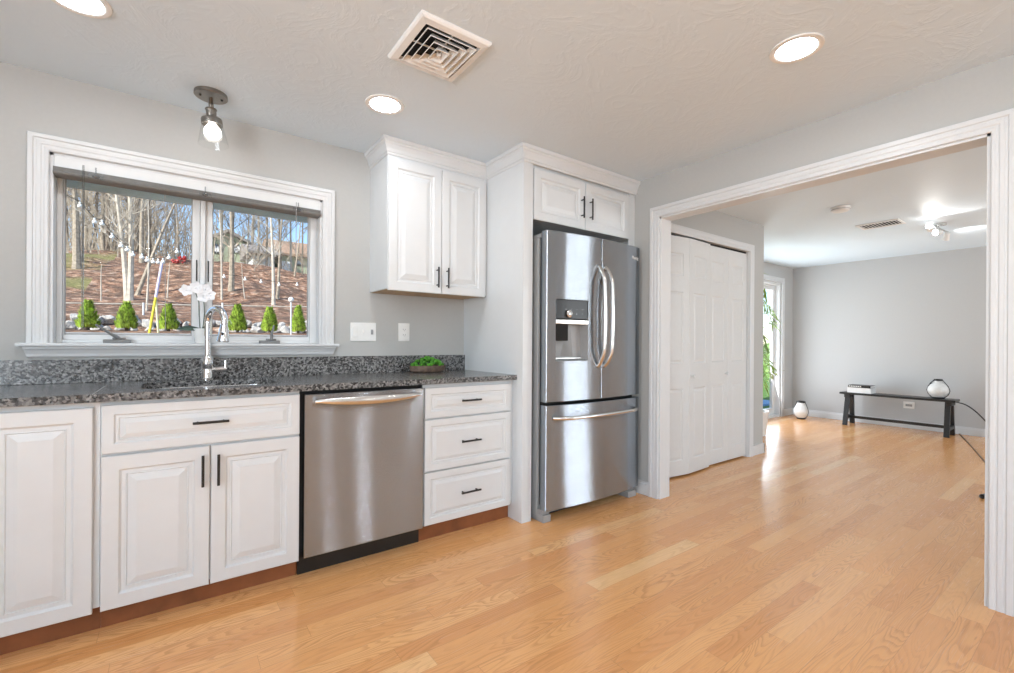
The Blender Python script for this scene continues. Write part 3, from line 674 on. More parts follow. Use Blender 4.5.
# ------------------------------------------------------------------ ceiling fittings
cans = [(-.285, 2.215), (.865, 2.255), (2.055, .815), (2.3, -2.0), (2.25, -3.9), (-.3, -1.6), (-.9, -3.4)]
for i, (x, y) in enumerate(cans):
    lab = ['round recessed ceiling downlight at the top left above the window', 'round recessed ceiling downlight near the wall cabinet crown', 'round recessed ceiling downlight at the right in front of the cased opening'][i] if i < 3 else 'round recessed ceiling downlight in the part of the kitchen behind the camera'
    c = thing('downlight', (x, y, H), lab, 'ceiling light', 'recessed downlights')
    m = MB(); m.lathe([(.097, H-.0002), (.096, H-.005), (.080, H-.007), (.073, H-.004), (.073, H-.0002)], (x, y, 0), 40, caps=False); m.build('trim_ring', PLASTIC, c, smooth=True)
    m = MB(); m.lathe([(.0735, H-.0035), (.0, H-.0040)], (x, y, 0), 40, caps=False); m.build('lens', LED if i < 3 else LEDR, c)
# pendant over the sink
px_, py_ = .141, 2.672
pl = thing('ceiling_lamp', (px_, py_, H), 'small brushed nickel ceiling lamp with clear glass shade above the window', 'ceiling light')
m = MB(); m.lathe([(0, H-.0005), (.070, H-.0005), (.071, H-.016), (.068, H-.019), (0, H-.020)], (px_, py_, 0), 36); cp = m.build('canopy', NICKEL, pl, smooth=True)
for a in (-.045, .045):
    m = MB(); m.ball((px_+a, py_-.005, H-.021), .006); m.build('screw', BLACK, cp, smooth=True)
m = MB(); m.tube([(px_, py_, H-.018), (px_, py_, H-.045), (px_, py_, H-.048), (px_+.001, py_, H-.062), (px_+.001, py_, H-.078)], [.009, .009, .011, .011, .008], 14); m.build('stem', NICKEL, pl, smooth=True)
TL = Matrix.Rotation(radians(-4), 3, 'Y')
z0 = H-.075
m = MB(); m.lathe([(.0, 0), (.024, 0), (.026, -.005), (.022, -.009), (.022, -.038), (.030, -.042), (.044, -.050), (.046, -.056), (.046, -.078), (.042, -.080), (.042, -.056), (0, -.052)], (px_, py_, z0), 30, TL); m.build('socket', NICKEL, pl, smooth=True, ang=30)
m = MB(); m.lathe([(.0435, -.064), (.047, -.090), (.056, -.130), (.064, -.168), (.066, -.176)], (px_, py_, z0), 36, TL, caps=False); m.build('lamp_shade', SHADE, pl, smooth=True)
m = MB(); m.lathe([(.012, -.066), (.020, -.080), (.033, -.096), (.037, -.112), (.034, -.130), (.022, -.143), (0, -.148)], (px_, py_, z0), 26, TL); m.build('bulb', BULB, pl, smooth=True)
# four-way ceiling vent
vx0, vx1, vy0, vy1 = .728, 1.030, 1.535, 1.858
v_ = thing('ceiling_vent', ((vx0+vx1)/2, (vy0+vy1)/2, H), 'square white four-way louvred air vent on the kitchen ceiling', 'vent')
def sqring(m, i0, z0_, i1, z1_):
    A = [m.bm.verts.new(p) for p in ((vx0+i0, vy0+i0, z0_), (vx1-i0, vy0+i0, z0_), (vx1-i0, vy1-i0, z0_), (vx0+i0, vy1-i0, z0_))]
    B = [m.bm.verts.new(p) for p in ((vx0+i1, vy0+i1, z1_), (vx1-i1, vy0+i1, z1_), (vx1-i1, vy1-i1, z1_), (vx0+i1, vy1-i1, z1_))]
    for k in range(4): m.face((A[k], A[(k+1) % 4], B[(k+1) % 4], B[k]))
m = MB(); sqring(m, -.004, H-.0003, -.002, H-.010); sqring(m, -.002, H-.010, .004, H-.016); sqring(m, .004, H-.016, .030, H-.020); sqring(m, .030, H-.020, .032, H-.004); m.build('frame', PLASTIC, v_)
m = MB(); m.box(vx0+.03, vx1-.03, vy0+.03, vy1-.03, H-.0035, H-.0005); m.build('backing', DARK, v_)
for i in range(4):
    a = .040+i*.027; m = MB(); sqring(m, a+.016, H-.005, a, H-.024-.002*i); sqring(m, a, H-.024-.002*i, a+.002, H-.026-.002*i); sqring(m, a+.002, H-.026-.002*i, a+.018, H-.005); m.build('louvre', PLASTIC, v_)
m = MB(); m.box(.872, .886, 1.69, 1.703, H-.03, H-.02); m.box((vx0+vx1)/2-.002, (vx0+vx1)/2+.002, vy0+.035, vy1-.035, H-.012, H-.006); m.box(vx0+.035, vx1-.035, (vy0+vy1)/2-.002, (vy0+vy1)/2+.002, H-.012, H-.006); m.build('damper_bar', PLASTIC, v_)
# far room: smoke detector, register, spotlights
sx_, sy_ = 4.75, 1.52
c = thing('smoke_detector', (sx_, sy_, H), 'round white smoke detector on the ceiling of the far room', 'smoke detector')
m = MB(); m.lathe([(.0, H-.0005), (.072, H-.0005), (.072, H-.010), (.066, H-.030), (.056, H-.038), (0, H-.040)], (sx_, sy_, 0), 30); b_ = m.build('body', PLASTIC, c, smooth=True)
m = MB(); m.lathe([(.0655, H-.020), (.070, H-.020), (.070, H-.024), (.064, H-.024)], (sx_, sy_, 0), 30); m.build('grille_band', GREYPL, b_)
ax, ay = 5.72, 1.49
c = thing('ceiling_register', (ax, ay, H), 'rectangular white ceiling register of angled slats in the far room', 'vent')
m = MB(); m.box(ax-.13, ax+.13, ay-.172, ay-.150, H-.010, H-.0005); m.box(ax-.13, ax+.13, ay+.150, ay+.172, H-.010, H-.0005); m.box(ax-.13, ax-.10, ay-.150, ay+.150, H-.010, H-.0005); m.box(ax+.10, ax+.13, ay-.150, ay+.150, H-.010, H-.0005); m.build('frame', PLASTIC, c, bevel=.002)
bx('backing', DARK, ax-.10, ax+.10, ay-.150, ay+.150, H-.003, H-.0006, c)
for i in range(11):
    yy = ay-.135+i*.027; m = MB(); m.obox((ax-.10, yy, H-.007), (ax+.10, yy, H-.007), .018 if i > 4 else .010, .0015, Vector((0, 1, .45))); m.build('slat', PLASTIC, c)
cc = (6.16, 1.14)
c = thing('spotlight_fixture', (cc[0], cc[1], H), 'small multi-head ceiling spotlight fixture with lit heads in the far room', 'ceiling light')
m = MB(); m.lathe([(0, H-.0005), (.06, H-.0005), (.06, H-.018), (0, H-.022)], (*cc, 0), 28); m.tube([(cc[0]-.25, cc[1]+.015, H-.045), (cc[0]+.27, cc[1]-.02, H-.045)], .009, 10); m.tube([(*cc, H-.02), (*cc, H-.045)], .008, 10); m.build('bar', SATIN, c, smooth=True)
for dx, dy, dirv in ((-.27, .014, (-.7, -.1, .25)), (.0, 0, (-.6, .2, -.1)), (.25, -.018, (.4, .2, -.55))):
    b0 = Vector((cc[0]+dx, cc[1]+dy, H-.05)); dv = Vector(dirv).normalized(); e0 = b0 + Vector((0, 0, -.035))
    m = MB(); m.tube([b0, e0], .005, 8); m.tube([e0-dv*.035, e0-dv*.03, e0+dv*.03, e0+dv*.045], [.012, .022, .027, .030], 16); hh_ = m.build('spot_head', PLASTIC, c, smooth=True)
    m = MB(); m.tube([e0+dv*.044, e0+dv*.0465], [.026, .024], 16); m.build('bulb', LEDSP, hh_)
for dx, tgt in ((-.33, (5.0, .3, 2.4)), (.36, (7.9, -.2, 2.3))):
    l = bpy.data.lights.new('spot_beam', 'SPOT'); l.energy = 8; l.spot_size = radians(95); l.spot_blend = .6; l.shadow_soft_size = .03; l.color = (1, .98, .94)
    o = bpy.data.objects.new('spot_beam', l); COL.objects.link(o); p = Vector((cc[0]+dx, cc[1], H-.11)); o.location = p; o.rotation_euler = (Vector(tgt)-p).to_track_quat('-Z', 'Y').to_euler()

# ------------------------------------------------------------------ wall plates
def plate(name, lab, cat, x0, x1, z0, z1, kinds):
    xc, zc_ = (x0+x1)/2, (z0+z1)/2; c = thing(name, (xc, BW, zc_), lab, cat)
    m = MB(); m.box(x0, x1, BW-.006, BW-.0005, z0, z1); m.build('plate', PLASTIC, c, bevel=.003); n = len(kinds); wd = (x1-x0)/n
    for i, k in enumerate(kinds):
        a = x0+wd*(i+.5)
        if k == 'rocker': m = MB(); m.box(a-.016, a+.016, BW-.011, BW-.006, zc_-.032, zc_+.032); m.build('rocker', PLASTIC, c, bevel=.002)
        if k == 'toggle': m = MB(); m.box(a-.005, a+.005, BW-.016, BW-.006, zc_-.004, zc_+.012); m.box(a-.008, a+.008, BW-.0075, BW-.006, zc_-.016, zc_+.016); m.build('toggle', GREYPL if i == n-1 else PLASTIC, c, bevel=.001)
        if k == 'outlet':
            m = MB(); m.box(a-.017, a+.017, BW-.0085, BW-.006, zc_-.034, zc_+.034); s1 = m.build('receptacle', PLASTIC, c, bevel=.002)
            for zz in (-.018, .018):
                m = MB(); m.box(a-.008, a-.006, BW-.0092, BW-.0084, zc_+zz-.004, zc_+zz+.004); m.box(a+.006, a+.008, BW-.0092, BW-.0084, zc_+zz-.004, zc_+zz+.004); m.box(a-.002, a+.002, BW-.0092, BW-.0084, zc_+zz-.010, zc_+zz-.007); m.build('slot', DARK, s1)
plate('switch_plate', 'wide white wall plate with three switches right of the window', 'switch', .902, 1.068, 1.120, 1.238, ['rocker', 'toggle', 'toggle'])
plate('wall_outlet', 'single white outlet plate on the wall under the wall cabinet', 'outlet', 1.222, 1.303, 1.122, 1.243, ['outlet'])
oc = on_x(909, 405.5, 8.0)
c = thing('wall_outlet', (8.0, oc.y, oc.z), 'white outlet plate low on the far wall behind the bench', 'outlet')
m = MB(); m.box(7.993, 7.9995, oc.y-.058, oc.y+.058, oc.z-.040, oc.z+.050); m.build('plate', PLASTIC, c, bevel=.002)
m = MB(); m.box(7.990, 7.993, oc.y-.034, oc.y+.034, oc.z-.012, oc.z+.018); m.build('receptacle', GREYPL, c)

# ------------------------------------------------------------------ moss bowl on the counter
bx_, by_ = 1.372, 2.775
c = thing('moss_bowl', (bx_, by_, T), 'oblong brown wooden bowl heaped with green moss on the granite counter', 'planter')
def oval(rx, ry, z, n=36): return [(bx_+rx*cos(2*pi*k/n), by_+ry*sin(2*pi*k/n), z) for k in range(n)]
m = MB(); m.loft([oval(.098, .052, T+.001), oval(.122, .066, T+.012), oval(.132, .074, T+.046), oval(.126, .068, T+.046), oval(.116, .060, T+.030), oval(.02, .01, T+.028)]); m.build('bowl', PINK, c, smooth=True)
m = MB(); random.seed(3)
for i in range(95):
    a = random.random()*2*pi; rr = sqrt(random.random()); hx_ = .112*rr*cos(a); hy_ = .058*rr*sin(a); zz = T+.046+.052*(1-rr**2)
    m.ball((bx_+hx_, by_+hy_, zz), random.uniform(.009, .015), (1, 1, .9), 1, .5)
m.build('moss', MOSS, c, smooth=True); 

# ------------------------------------------------------------------ orchid on the sill
ox, oy, oz = .118, BW+.020, WZ0+.016
c = thing('orchid', (ox, oy, oz), 'white orchid with one dark leaf in a small white pot on the window sill', 'potted plant')
m = MB(); m.lathe([(0, .0005), (.026, .0005), (.030, .01), (.036, .075), (.038, .080), (.034, .080), (.031, .066), (0, .064)], (ox, oy, oz), 28); m.build('pot', CERAM, c, smooth=True)
stems = [[(ox-.004, oy, oz+.07), (ox-.010, oy-.004, oz+.15), (ox-.012, oy-.006, oz+.22), (ox-.030, oy-.008, oz+.285), (ox-.075, oy-.010, oz+.300)],
         [(ox+.006, oy, oz+.07), (ox+.014, oy-.004, oz+.16), (ox+.010, oy-.006, oz+.24), (ox-.004, oy-.008, oz+.300), (ox-.03, oy-.01, oz+.310)]]
for st in stems:
    m = MB(); m.tube(st, .0022, 6); m.build('stem', LEAFD, c, smooth=True)
def blade(m, base, d, L, W, upv, n=7, droop=0.0, fold=.1):
    d = Vector(d).normalized(); sd2 = d.cross(Vector(upv)).normalized(); nn = sd2.cross(d); A = []
    for i in range(n+1):
        u = i/n; wv = W*sin(pi*min(1, u*.93+.05))**.8*(1 if u < 1 else 0.02); p = Vector(base) + d*(L*u) - Vector((0, 0, droop*L*u*u))
        A.append([p - sd2*wv/2 + nn*fold*wv, p, p + sd2*wv/2 + nn*fold*wv])
    V = [[m.bm.verts.new(q) for q in r] for r in A]
    for a, b in zip(V, V[1:]):
        for k in (0, 1): m.face((a[k], a[k+1], b[k+1], b[k]))
for bd, L in (((-1, -.15, .16), .112), ((.8, .1, .25), .05)):
    m = MB(); blade(m, (ox, oy, oz+.072), bd, L, .042, (0, -.6, .8), droop=.15); lf = m.build('leaf', LEAFD, c, smooth=True); so = lf.modifiers.new('t', 'SOLIDIFY'); so.thickness = .0015
random.seed(5)
for (fx_, fz_) in ((-.068, .290), (-.026, .306), (.014, .300), (.006, .262), (.034, .272)):
    m = MB(); fcx = Vector((ox+fx_, oy-.022, oz+fz_-.012)); a0 = random.random()*pi
    for k in range(5):
        a = a0 + 2*pi*k/5; blade(m, fcx, (cos(a), -.25, sin(a)), .034, .030, (0, -1, 0), 5, 0, .08)
    m.ball(fcx+Vector((0, -.003, 0)), .0045); fl = m.build('flower', PETAL, c, smooth=True)

# ------------------------------------------------------------------ bench, books, lanterns
c = thing('bench', (7.72, 1.84, 0), 'long low black wooden bench with splayed legs along the far wall', 'bench')
BZ = .452; by0, by1 = 1.245, 2.432
m = MB(); m.box(7.60, 7.86, by0, by1, BZ-.028, BZ); m.build('seat', BENCHB, c, bevel=.005)
for yy, t_ in ((by0+.065, -1), (by1-.075, 1)):
    m = MB(); m.obox((7.66, yy-.01*t_, BZ-.028), (7.56, yy-.005*t_, .0), .036, .052, Vector((1, 0, 0))); m.build('leg', BENCHB, c)
    m = MB(); m.obox((7.80, yy-.01*t_, BZ-.028), (7.85, yy-.005*t_, .0), .036, .052, Vector((1, 0, 0))); m.build('leg', BENCHB, c)
    m = MB(); m.box(7.63, 7.83, yy-.026, yy+.026, BZ-.075, BZ-.029); m.build('leg_brace', BENCHB, c)
    m = MB(); m.box(7.60, 7.83, yy-.022, yy+.022, .085, .125); m.build('leg_brace', BENCHB, c)
m = MB(); m.box(7.69, 7.73, by0+.10, by1-.06, .09, .125); m.build('stretcher', BENCHB, c)
yk = 2.245
def book(y0, y1, x0, x1, z0, z1, matc, lab, sp=None):
    c = thing('book', ((x0+x1)/2, (y0+y1)/2, z0), lab, 'book', 'books on the bench')
    m = MB(); m.box(x0, x1, y0, y1, z0, z0+.003); m.box(x0, x1, y0, y1, z1-.003, z1); m.box(x0, x0+.003, y0, y1, z0+.003, z1-.003); cv = m.build('cover', matc, c)
    bx('pages', BOOKW, x0+.003, x1-.004, y0+.003, y1-.003, z0+.003, z1-.003, c)
    return c, cv
zb = BZ+.0005
book(2.075, 2.345, 7.62, 7.83, zb, zb+.036, BOOKW, 'thick pale book at the bottom of the stack on the bench')
book(2.08, 2.345, 7.625, 7.83, zb+.0365, zb+.072, BOOKW, 'white book in the middle of the stack on the bench')
c, cv = book(2.08, 2.335, 7.62, 7.82, zb+.0725, zb+.105, BLACK, 'black book with pale lettering on top of the stack on the bench')
m = MB()
for i in range(7): m.box(7.6190, 7.6199, 2.325-i*.021-.014, 2.325-i*.021, zb+.082, zb+.097)
q = m.build('spine_lettering', BOOKW, cv); q['label'] = 'pale spine lettering'
def lantern(lab, x, y, z, k, kz, neck, drop):
    c = thing('lantern', (x, y, z), lab, 'lantern', 'white lanterns'); Z = lambda v: z+v*kz
    m = MB(); m.lathe([(0, z+.0005), (.055*k, z+.0005), (.060*k, Z(.010)), (.056*k, Z(.016)), (0, Z(.016))], (x, y, 0), 28); m.build('base', BLACK, c, smooth=True)
    m = MB(); m.lathe([(.054*k, Z(.016)), (.080*k, Z(.040)), (.094*k, Z(.070)), (.096*k, Z(.090)), (.088*k, Z(.118)), (.070*k, Z(.145)), (neck*k, Z(.170)), (neck*k, Z(.190)), ((neck-.004)*k, Z(.190)), ((neck-.004)*k, Z(.168)), (.066*k, Z(.143))], (x, y, 0), 30, caps=False); m.build('body', LANT, c, smooth=True)
    m = MB(); m.lathe([((neck-.006)*k, Z(.186)), ((neck+.004)*k, Z(.186)), ((neck+.004)*k, Z(.205)), ((neck-.006)*k, Z(.205)), ((neck-.006)*k, Z(.186))], (x, y, 0), 28, caps=False); m.build('rim', BLACK, c, smooth=True)
    m = MB(); N = 18; m.tube([(x-.02, y+drop*sin(pi*i/N)+(neck+.004)*k*cos(pi*i/N)*(1 if drop == 0 else .6), Z(.196) - (abs(drop)*.75*sin(pi*i/N) if drop else .02*sin(pi*i/N))) for i in range(N+1)], .0038*k, 7)
    for sg in (-1, 1): m.tube([(x, y+sg*(neck+.004)*k, Z(.195)), (x, y+sg*.085*k, Z(.13)), (x, y+sg*.100*k, Z(.085)), (x, y+sg*.088*k, Z(.045)), (x, y+sg*.058*k, Z(.010))], .0038*k, 7)
    m.build('handle', BLACK, c, smooth=True)
    return c
lantern('white lantern with a wire handle flopped to one side, standing on the black bench', 7.74, 1.425, BZ, 1.08, 1.18, .034, .07)
lantern('white lantern with black rim standing on the floor in the far corner', 7.62, 2.925, 0, 1.02, 1.30, .052, 0)

# cord
P = [on_x(955, 402, 7.93), on_x(965, 404.5, 7.92), on_x(975, 411, 7.90), on_x(985, 420.5, 7.86), on_x(1000, 436, 7.84)]
P += [Vector((7.7, .72, .006)), Vector((7.3, .55, .006)), Vector((7.0, .5, .006))]
c = thing('power_cord', (7.4, .9, 0), 'dark cord curving down from behind the bench to the floor', 'cord')
def smooth_path(P, n=6):
    out = []
    for i in range(len(P)-1):
        p0, p1, p2, p3 = P[max(i-1, 0)], P[i], P[i+1], P[min(i+2, len(P)-1)]
        for k in range(n):
            t_ = k/n; out.append(.5*((2*p1)+(p2-p0)*t_+(2*p0-5*p1+4*p2-p3)*t_*t_+(3*p1-p0-3*p2+p3)*t_**3))
    out.append(P[-1]); return out
m = MB(); m.tube(smooth_path(P), .007, 8); m.build('cable', BLACK, c, smooth=True)
P = [on_z(956, 430, .006), on_z(966, 440.5, .005), on_z(976, 451.5, .005), on_z(985, 462, .005), Vector((5.6, .66, .005)), Vector((5.1, .56, .005)), Vector((4.84, .62, .006))]
c = thing('power_cord', (6.3, .9, 0), 'thin brown cord lying across the floor from the bench, with a black plug', 'cord')
m = MB(); m.tube(smooth_path(P), .005, 8); m.build('cable', BROWNC, c, smooth=True)
m = MB(); m.tube([(4.86, .615, .012), (4.82, .625, .014), (4.77, .64, .014), (4.765, .641, .014)], [.006, .015, .017, .012], 10); m.tube([(4.765, .635, .014), (4.74, .643, .014)], .002, 6); q = m.build('plug', BLACK, c, smooth=True); q['label'] = 'black plug'

# bamboo in pot by the slider
random.seed(21)
bp = Vector((5.80, 2.74, 0))
c = thing('bamboo_plant', bp, 'tall potted bamboo with long green leaves in front of the sliding door', 'potted plant')
m = MB(); m.lathe([(0, .0005), (.12, .0005), (.15, .28), (.155, .30), (.14, .30), (.135, .26), (0, .26)], bp, 28); m.build('pot', CERAM, c, smooth=True)
m = MB(); lv = MB()
def inphoto(px, py): return on_y(px, py, 2.62)
for k in range(4):
    b0 = bp + Vector((random.uniform(-.06, .03), random.uniform(-.05, .05), .26)); b1 = b0 + Vector((random.uniform(-.12, .02), random.uniform(-.1, .1), 1.75)); m.tube([b0, b0.lerp(b1, .5)+Vector((.02, 0, 0)), b1], [.012, .010, .005], 8)
tips = [(784, 316, 14), (787, 325, 16), (781, 308, 8), (772, 300, 6), (770, 334, 8), (790, 372, 16), (784, 366, 12), (773, 358, 8), (772, 350, 8), (774, 382, 6), (770, 290, 4), (768, 343, 6)]
for (tx, ty, nn_) in tips:
    tip = on_y(tx, ty, 2.66); rootp = Vector((bp.x-.03, bp.y, tip.z+.02)); node = rootp.lerp(tip, .45)
    m.tube([rootp, node], .003, 5)
    for q in range(nn_):
        dd = (tip-node); dd = Vector((dd.x*random.uniform(.3, 1.3), random.uniform(-.25, .25)*max(.15, dd.length), random.uniform(-.16, .12)))
        blade(lv, node+Vector((random.uniform(-.05, .05), random.uniform(-.04, .04), random.uniform(-.035, .035))), dd, random.uniform(.12, .24), random.uniform(.014, .022), (0, 0, 1), 5, .25, .15)
for q in range(60):
    z = random.uniform(.8, 2.0); a = random.uniform(0, 2*pi); blade(lv, bp+Vector((-.05+random.uniform(-.08, .04), random.uniform(-.08, .08), z)), (cos(a), sin(a), random.uniform(-.2, .3)), random.uniform(.13, .22), .018, (0, 0, 1), 5, .35, .15)
m.build('cane', CANE, c, smooth=True); lv.build('leaves', BAMB, c)

# ------------------------------------------------------------------ outside
def sst(a, b, x): t_ = max(0, min(1, (x-a)/(b-a))); return t_*t_*(3-2*t_)
def ground(x, y):
    if y < 6.15: hill = -.15
    else:
        hill = 1.17 + .07*sst(6.3, 7.6, y)
        hill += .22*sst(8.0, 8.7, y) + 2.95*sst(8.4, 24, y)*.62 + 2.95*.38*max(0, min(1, (y-8.4)/15)) + .45*sst(24, 60, y)
        hill += noise.noise(Vector((x*.35, y*.35, 0)))*.35*sst(9, 13, y) + noise.noise(Vector((x*1.3, y*1.3, 5)))*.09*sst(8.6, 9.5, y)
        hill -= .25*sst(0, .4, x/y)*sst(10, 22, y)
    ms = 1 - sst(.62, .80, x/max(y, 3.3))
    return -.15 + (hill+.15)*ms
def hit(px, py, extra=0):
    d = ray(px, py); t_ = 7.0
    while t_ < 90:
        p = Vector((0, 0, EYE)) + d*t_
        if p.y > 8 and ground(p.x, p.y) >= p.z: return p
        t_ += .05
    return p
m = MB(); ys = [3.36, 4.5, 6.15, 6.151] + [6.3+.25*i for i in range(20)] + [11.4+.4*i for i in range(36)] + [26+2.5*i for i in range(16)]; xs = [-30, -24, -20]+[-16+.5*i for i in range(100)] + [35, 38, 42, 50]
grid = [[m.bm.verts.new((x, y, ground(x, y))) for x in xs] for y in ys]
for a, b in zip(grid, grid[1:]):
    for k in range(len(xs)-1): m.face((a[k], a[k+1], b[k+1], b[k]))
g = m.build('ground', HILL, None, smooth=True, ang=60); struct(g)
m = MB(); m.box(-7, 3.6, 5.95, 6.17, -.15, 1.19); rw = m.build('retaining_wall', CONC, None, bevel=.01); tag(rw, 'grey concrete retaining wall below the planting bed outside the window', 'wall')
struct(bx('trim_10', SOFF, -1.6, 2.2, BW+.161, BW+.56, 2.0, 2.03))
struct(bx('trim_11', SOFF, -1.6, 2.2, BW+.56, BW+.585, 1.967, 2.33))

# boulders
random.seed(11)
prot = []
for k in range(4):
    m = MB(); m.ball((0, 0, 0), 1, (1, .8, .7), 2, .55); o = m.build('boulder', ROCK, None); prot.append(o); tag(o, 'rough grey boulder in the stone bank behind the small evergreens', 'rock', 'boulders of the stone bank')
first = [True]*4
for i in range(72):
    k = i % 4; o = prot[k] if first[k] else prot[k].copy()
    if not first[k]: COL.objects.link(o)
    first[k] = False; r_ = random.uniform(.05, .105); rowi = i // 36; x = -1.9 + (i % 36)*.122 + random.uniform(-.05, .05); y = 8.05+rowi*.22 + random.uniform(-.08, .08)
    x *= y/8.0; o.location = (x, y, ground(x, y)+r_*.25 + rowi*.03); o.scale = (r_, r_, r_); o.rotation_euler = (random.random(), random.random(), random.random()*6)

# small evergreens
def thuja(h, r, lab):
    c = thing('arborvitae', (0, 0, 0), lab, 'shrub', 'small evergreens in the bed'); m = MB(); m.tube([(0, 0, 0), (0, 0, h*.5)], [.02, .01], 6); m.build('stem', BARKD, c)
    m = MB()
    m.lathe([(.01, .03), (r*.55, .05), (r*.62, h*.22), (r*.38, h*.6), (.01, h*.92)], (0, 0, 0), 10)
    for i in range(520):
        u = random.random()**1.2; z = .02+u*h*.93; a = random.random()*2*pi; rr = r*(1-u)**.85*(.92 if u > .1 else .8)
        p = Vector((rr*cos(a)*.85, rr*sin(a)*.85, z)); d = Vector((cos(a)*.6, sin(a)*.6, 1.0)).normalized(); blade(m, p, d, random.uniform(.045, .085), .022, (cos(a), sin(a), 0), 3, 0, .2)
    m.build('foliage', THUJA, c); return c
labs = ['small conical evergreen farthest left in the left window pane', 'small conical evergreen in the middle of the left window pane', 'small conical evergreen right of the yellow pole', 'small conical evergreen just right of the faucet', 'small conical evergreen behind the right crank handle', 'small conical evergreen at the right end of the right window pane']
for (px, ptop, hw), lab in zip(((88, 304, 10), (126.5, 305, 9.5), (168.5, 307, 9), (237.5, 307, 9), (269.5, 309, 8), (298, 308, 7.5)), labs):
    yy = 7.35; b = on_y(px, 334, yy); dep = b.x*fw.x + b.y*fw.y; gz = ground(b.x, yy); tz = on_y(px, ptop, yy).z; c = thuja(tz-gz, hw*dep/FPX*1.05, lab); c.location = (b.x, yy, gz)

# wire fence with posts, pole, path light
c = thing('wire_fence', (0, 8.9, 1.4), 'low pale rail fence on thin posts across the foot of the hill', 'fence')
A, B = on_y(64, 303, 8.9), on_y(312, 307, 8.9)
A = A + (A-B)*.35; B = B+(B-A)*.2
m = MB(); m.tube([A, B], .010, 6); m.build('rail', BARKL, c)
for px in (30, 143.5, 222.5, 330):
    p = on_y(px, 304, 8.9); m = MB(); m.tube([(p.x, 8.9, ground(p.x, 8.9)-.05), (p.x, 8.9, p.z+.02)], .014, 8); m.build('post', TRIM, c)
c = thing('yellow_pole', on_y(150, 334, 6.9), 'leaning pole, yellow below and pale lilac above, in the left window pane', 'pole')
a, b = on_y(149, 335, 6.9), on_y(162, 263, 6.9); mm = a.lerp(b, .52)
m = MB(); m.tube([a, mm], .014, 10); m.build('lower_pole', YELLOW, c); m = MB(); m.tube([mm, b], .015, 10); q = m.build('upper_pole', LILAC, c); q['label'] = 'pale lilac upper half'
a, b = on_y(158.5, 335, 7.0), on_y(156, 300, 7.0); m = MB(); m.tube([a, b], .012, 8); tag(m.build('stake', plain('pale_yellow', (.75, .72, .45), .6)), 'thin pale yellow stake just right of the yellow pole', 'stake')
c = thing('garden_lamp', on_y(291, 333, 7.0), 'white garden lamp with a round head on a thin stick in the right window pane', 'lamp')
a, b = on_y(291, 335, 7.0), on_y(291, 301, 7.0); m = MB(); m.tube([(a.x, 7.0, ground(a.x, 7.0)), b], .011, 8); m.build('stick', TRIM, c); m = MB(); m.ball(b+Vector((0, 0, .02)), .038); m.build('head', STRB, c, smooth=True)
# string lights
def strand(lab, pts, Y, ext0=None):
    W_ = [on_y(px, py, Y) for px, py in pts]; c = thing('string_lights', W_[0], lab, 'string lights')
    m = MB(); m.tube([p+Vector((0, 0, .05)) for p in W_], .004, 5); m.build('cord', BLACK, c)
    for p in W_:
        m = MB(); m.tube([p+Vector((0, 0, .05)), p+Vector((0, 0, .03))], .012, 6); m.ball(p, .025, sub=2); m.build('bulb', STRB, c, smooth=True)
strand('string of white globe bulbs sagging across the left window pane', [(60, 196), (80, 206), (94.5, 222), (102, 224), (112, 237), (121, 246), (127, 250), (133, 255), (142, 257.5), (147, 260.5), (153, 262), (158, 262.5), (163, 262), (169, 258), (177, 252)], 7.6)
strand('string of small white bulbs low across the right window pane', [(224, 277), (245, 279.5), (261, 282), (279, 285), (297, 285), (312, 283)], 9.6)

# trees
def treemesh(kind, h, r, lean, seed, nbr, base_split=0, barr=BARK, lab='', spread=1.0, twigs=True, fork=.35):
    random.seed(seed); c = thing('bare_tree', (0, 0, 0), lab, 'tree', 'bare trees on the hill')
    m = MB(); n = 9; pts = []; ph = random.random()*6
    for i in range(n+1):
        u = i/n; pts.append(Vector((lean[0]*u*h + .02*h*sin(3*u+ph)*u, lean[1]*u*h, -.2+u*(h+.2))))
    rr = [r*(1.25 if i == 0 else 1-.75*i/n) for i in range(n+1)]; m.tube(pts, rr, 8); m.build('trunk', barr, c, smooth=True)
    b = MB()
    def branch(p, d, L, rad, depth):
        q = [p]; cur = p.copy(); dd = d.copy(); k = 4
        for j in range(k):
            dd = (dd + Vector((random.uniform(-.25, .25), random.uniform(-.25, .25), random.uniform(-.05, .22)))).normalized(); cur = cur + dd*(L/k); q.append(cur.copy())
        b.tube(q, [rad*(1-.8*j/k) for j in range(k+1)], 5 if depth == 0 else 4, caps=False)
        if depth < (2 if twigs else 1):
            for j in range(1, k+1):
                for _ in range(2 if depth == 0 else 1):
                    branch(q[j], (dd + Vector((random.uniform(-1, 1), random.uniform(-1, 1), random.uniform(-.2, .7)))).normalized(), L*random.uniform(.35, .6), rad*.45, depth+1)
    for i in range(nbr):
        u = random.uniform(fork, 1); k = u*n; i0 = min(int(k), n-1); p = pts[i0].lerp(pts[i0+1], k-i0); a = random.random()*2*pi
        branch(p, Vector((cos(a)*spread, sin(a)*spread, random.uniform(.3, 1.1))).normalized(), h*random.uniform(.14, .30), r*(1-.75*u)*.38, 0)
    b.build('branches', barr, c); return c
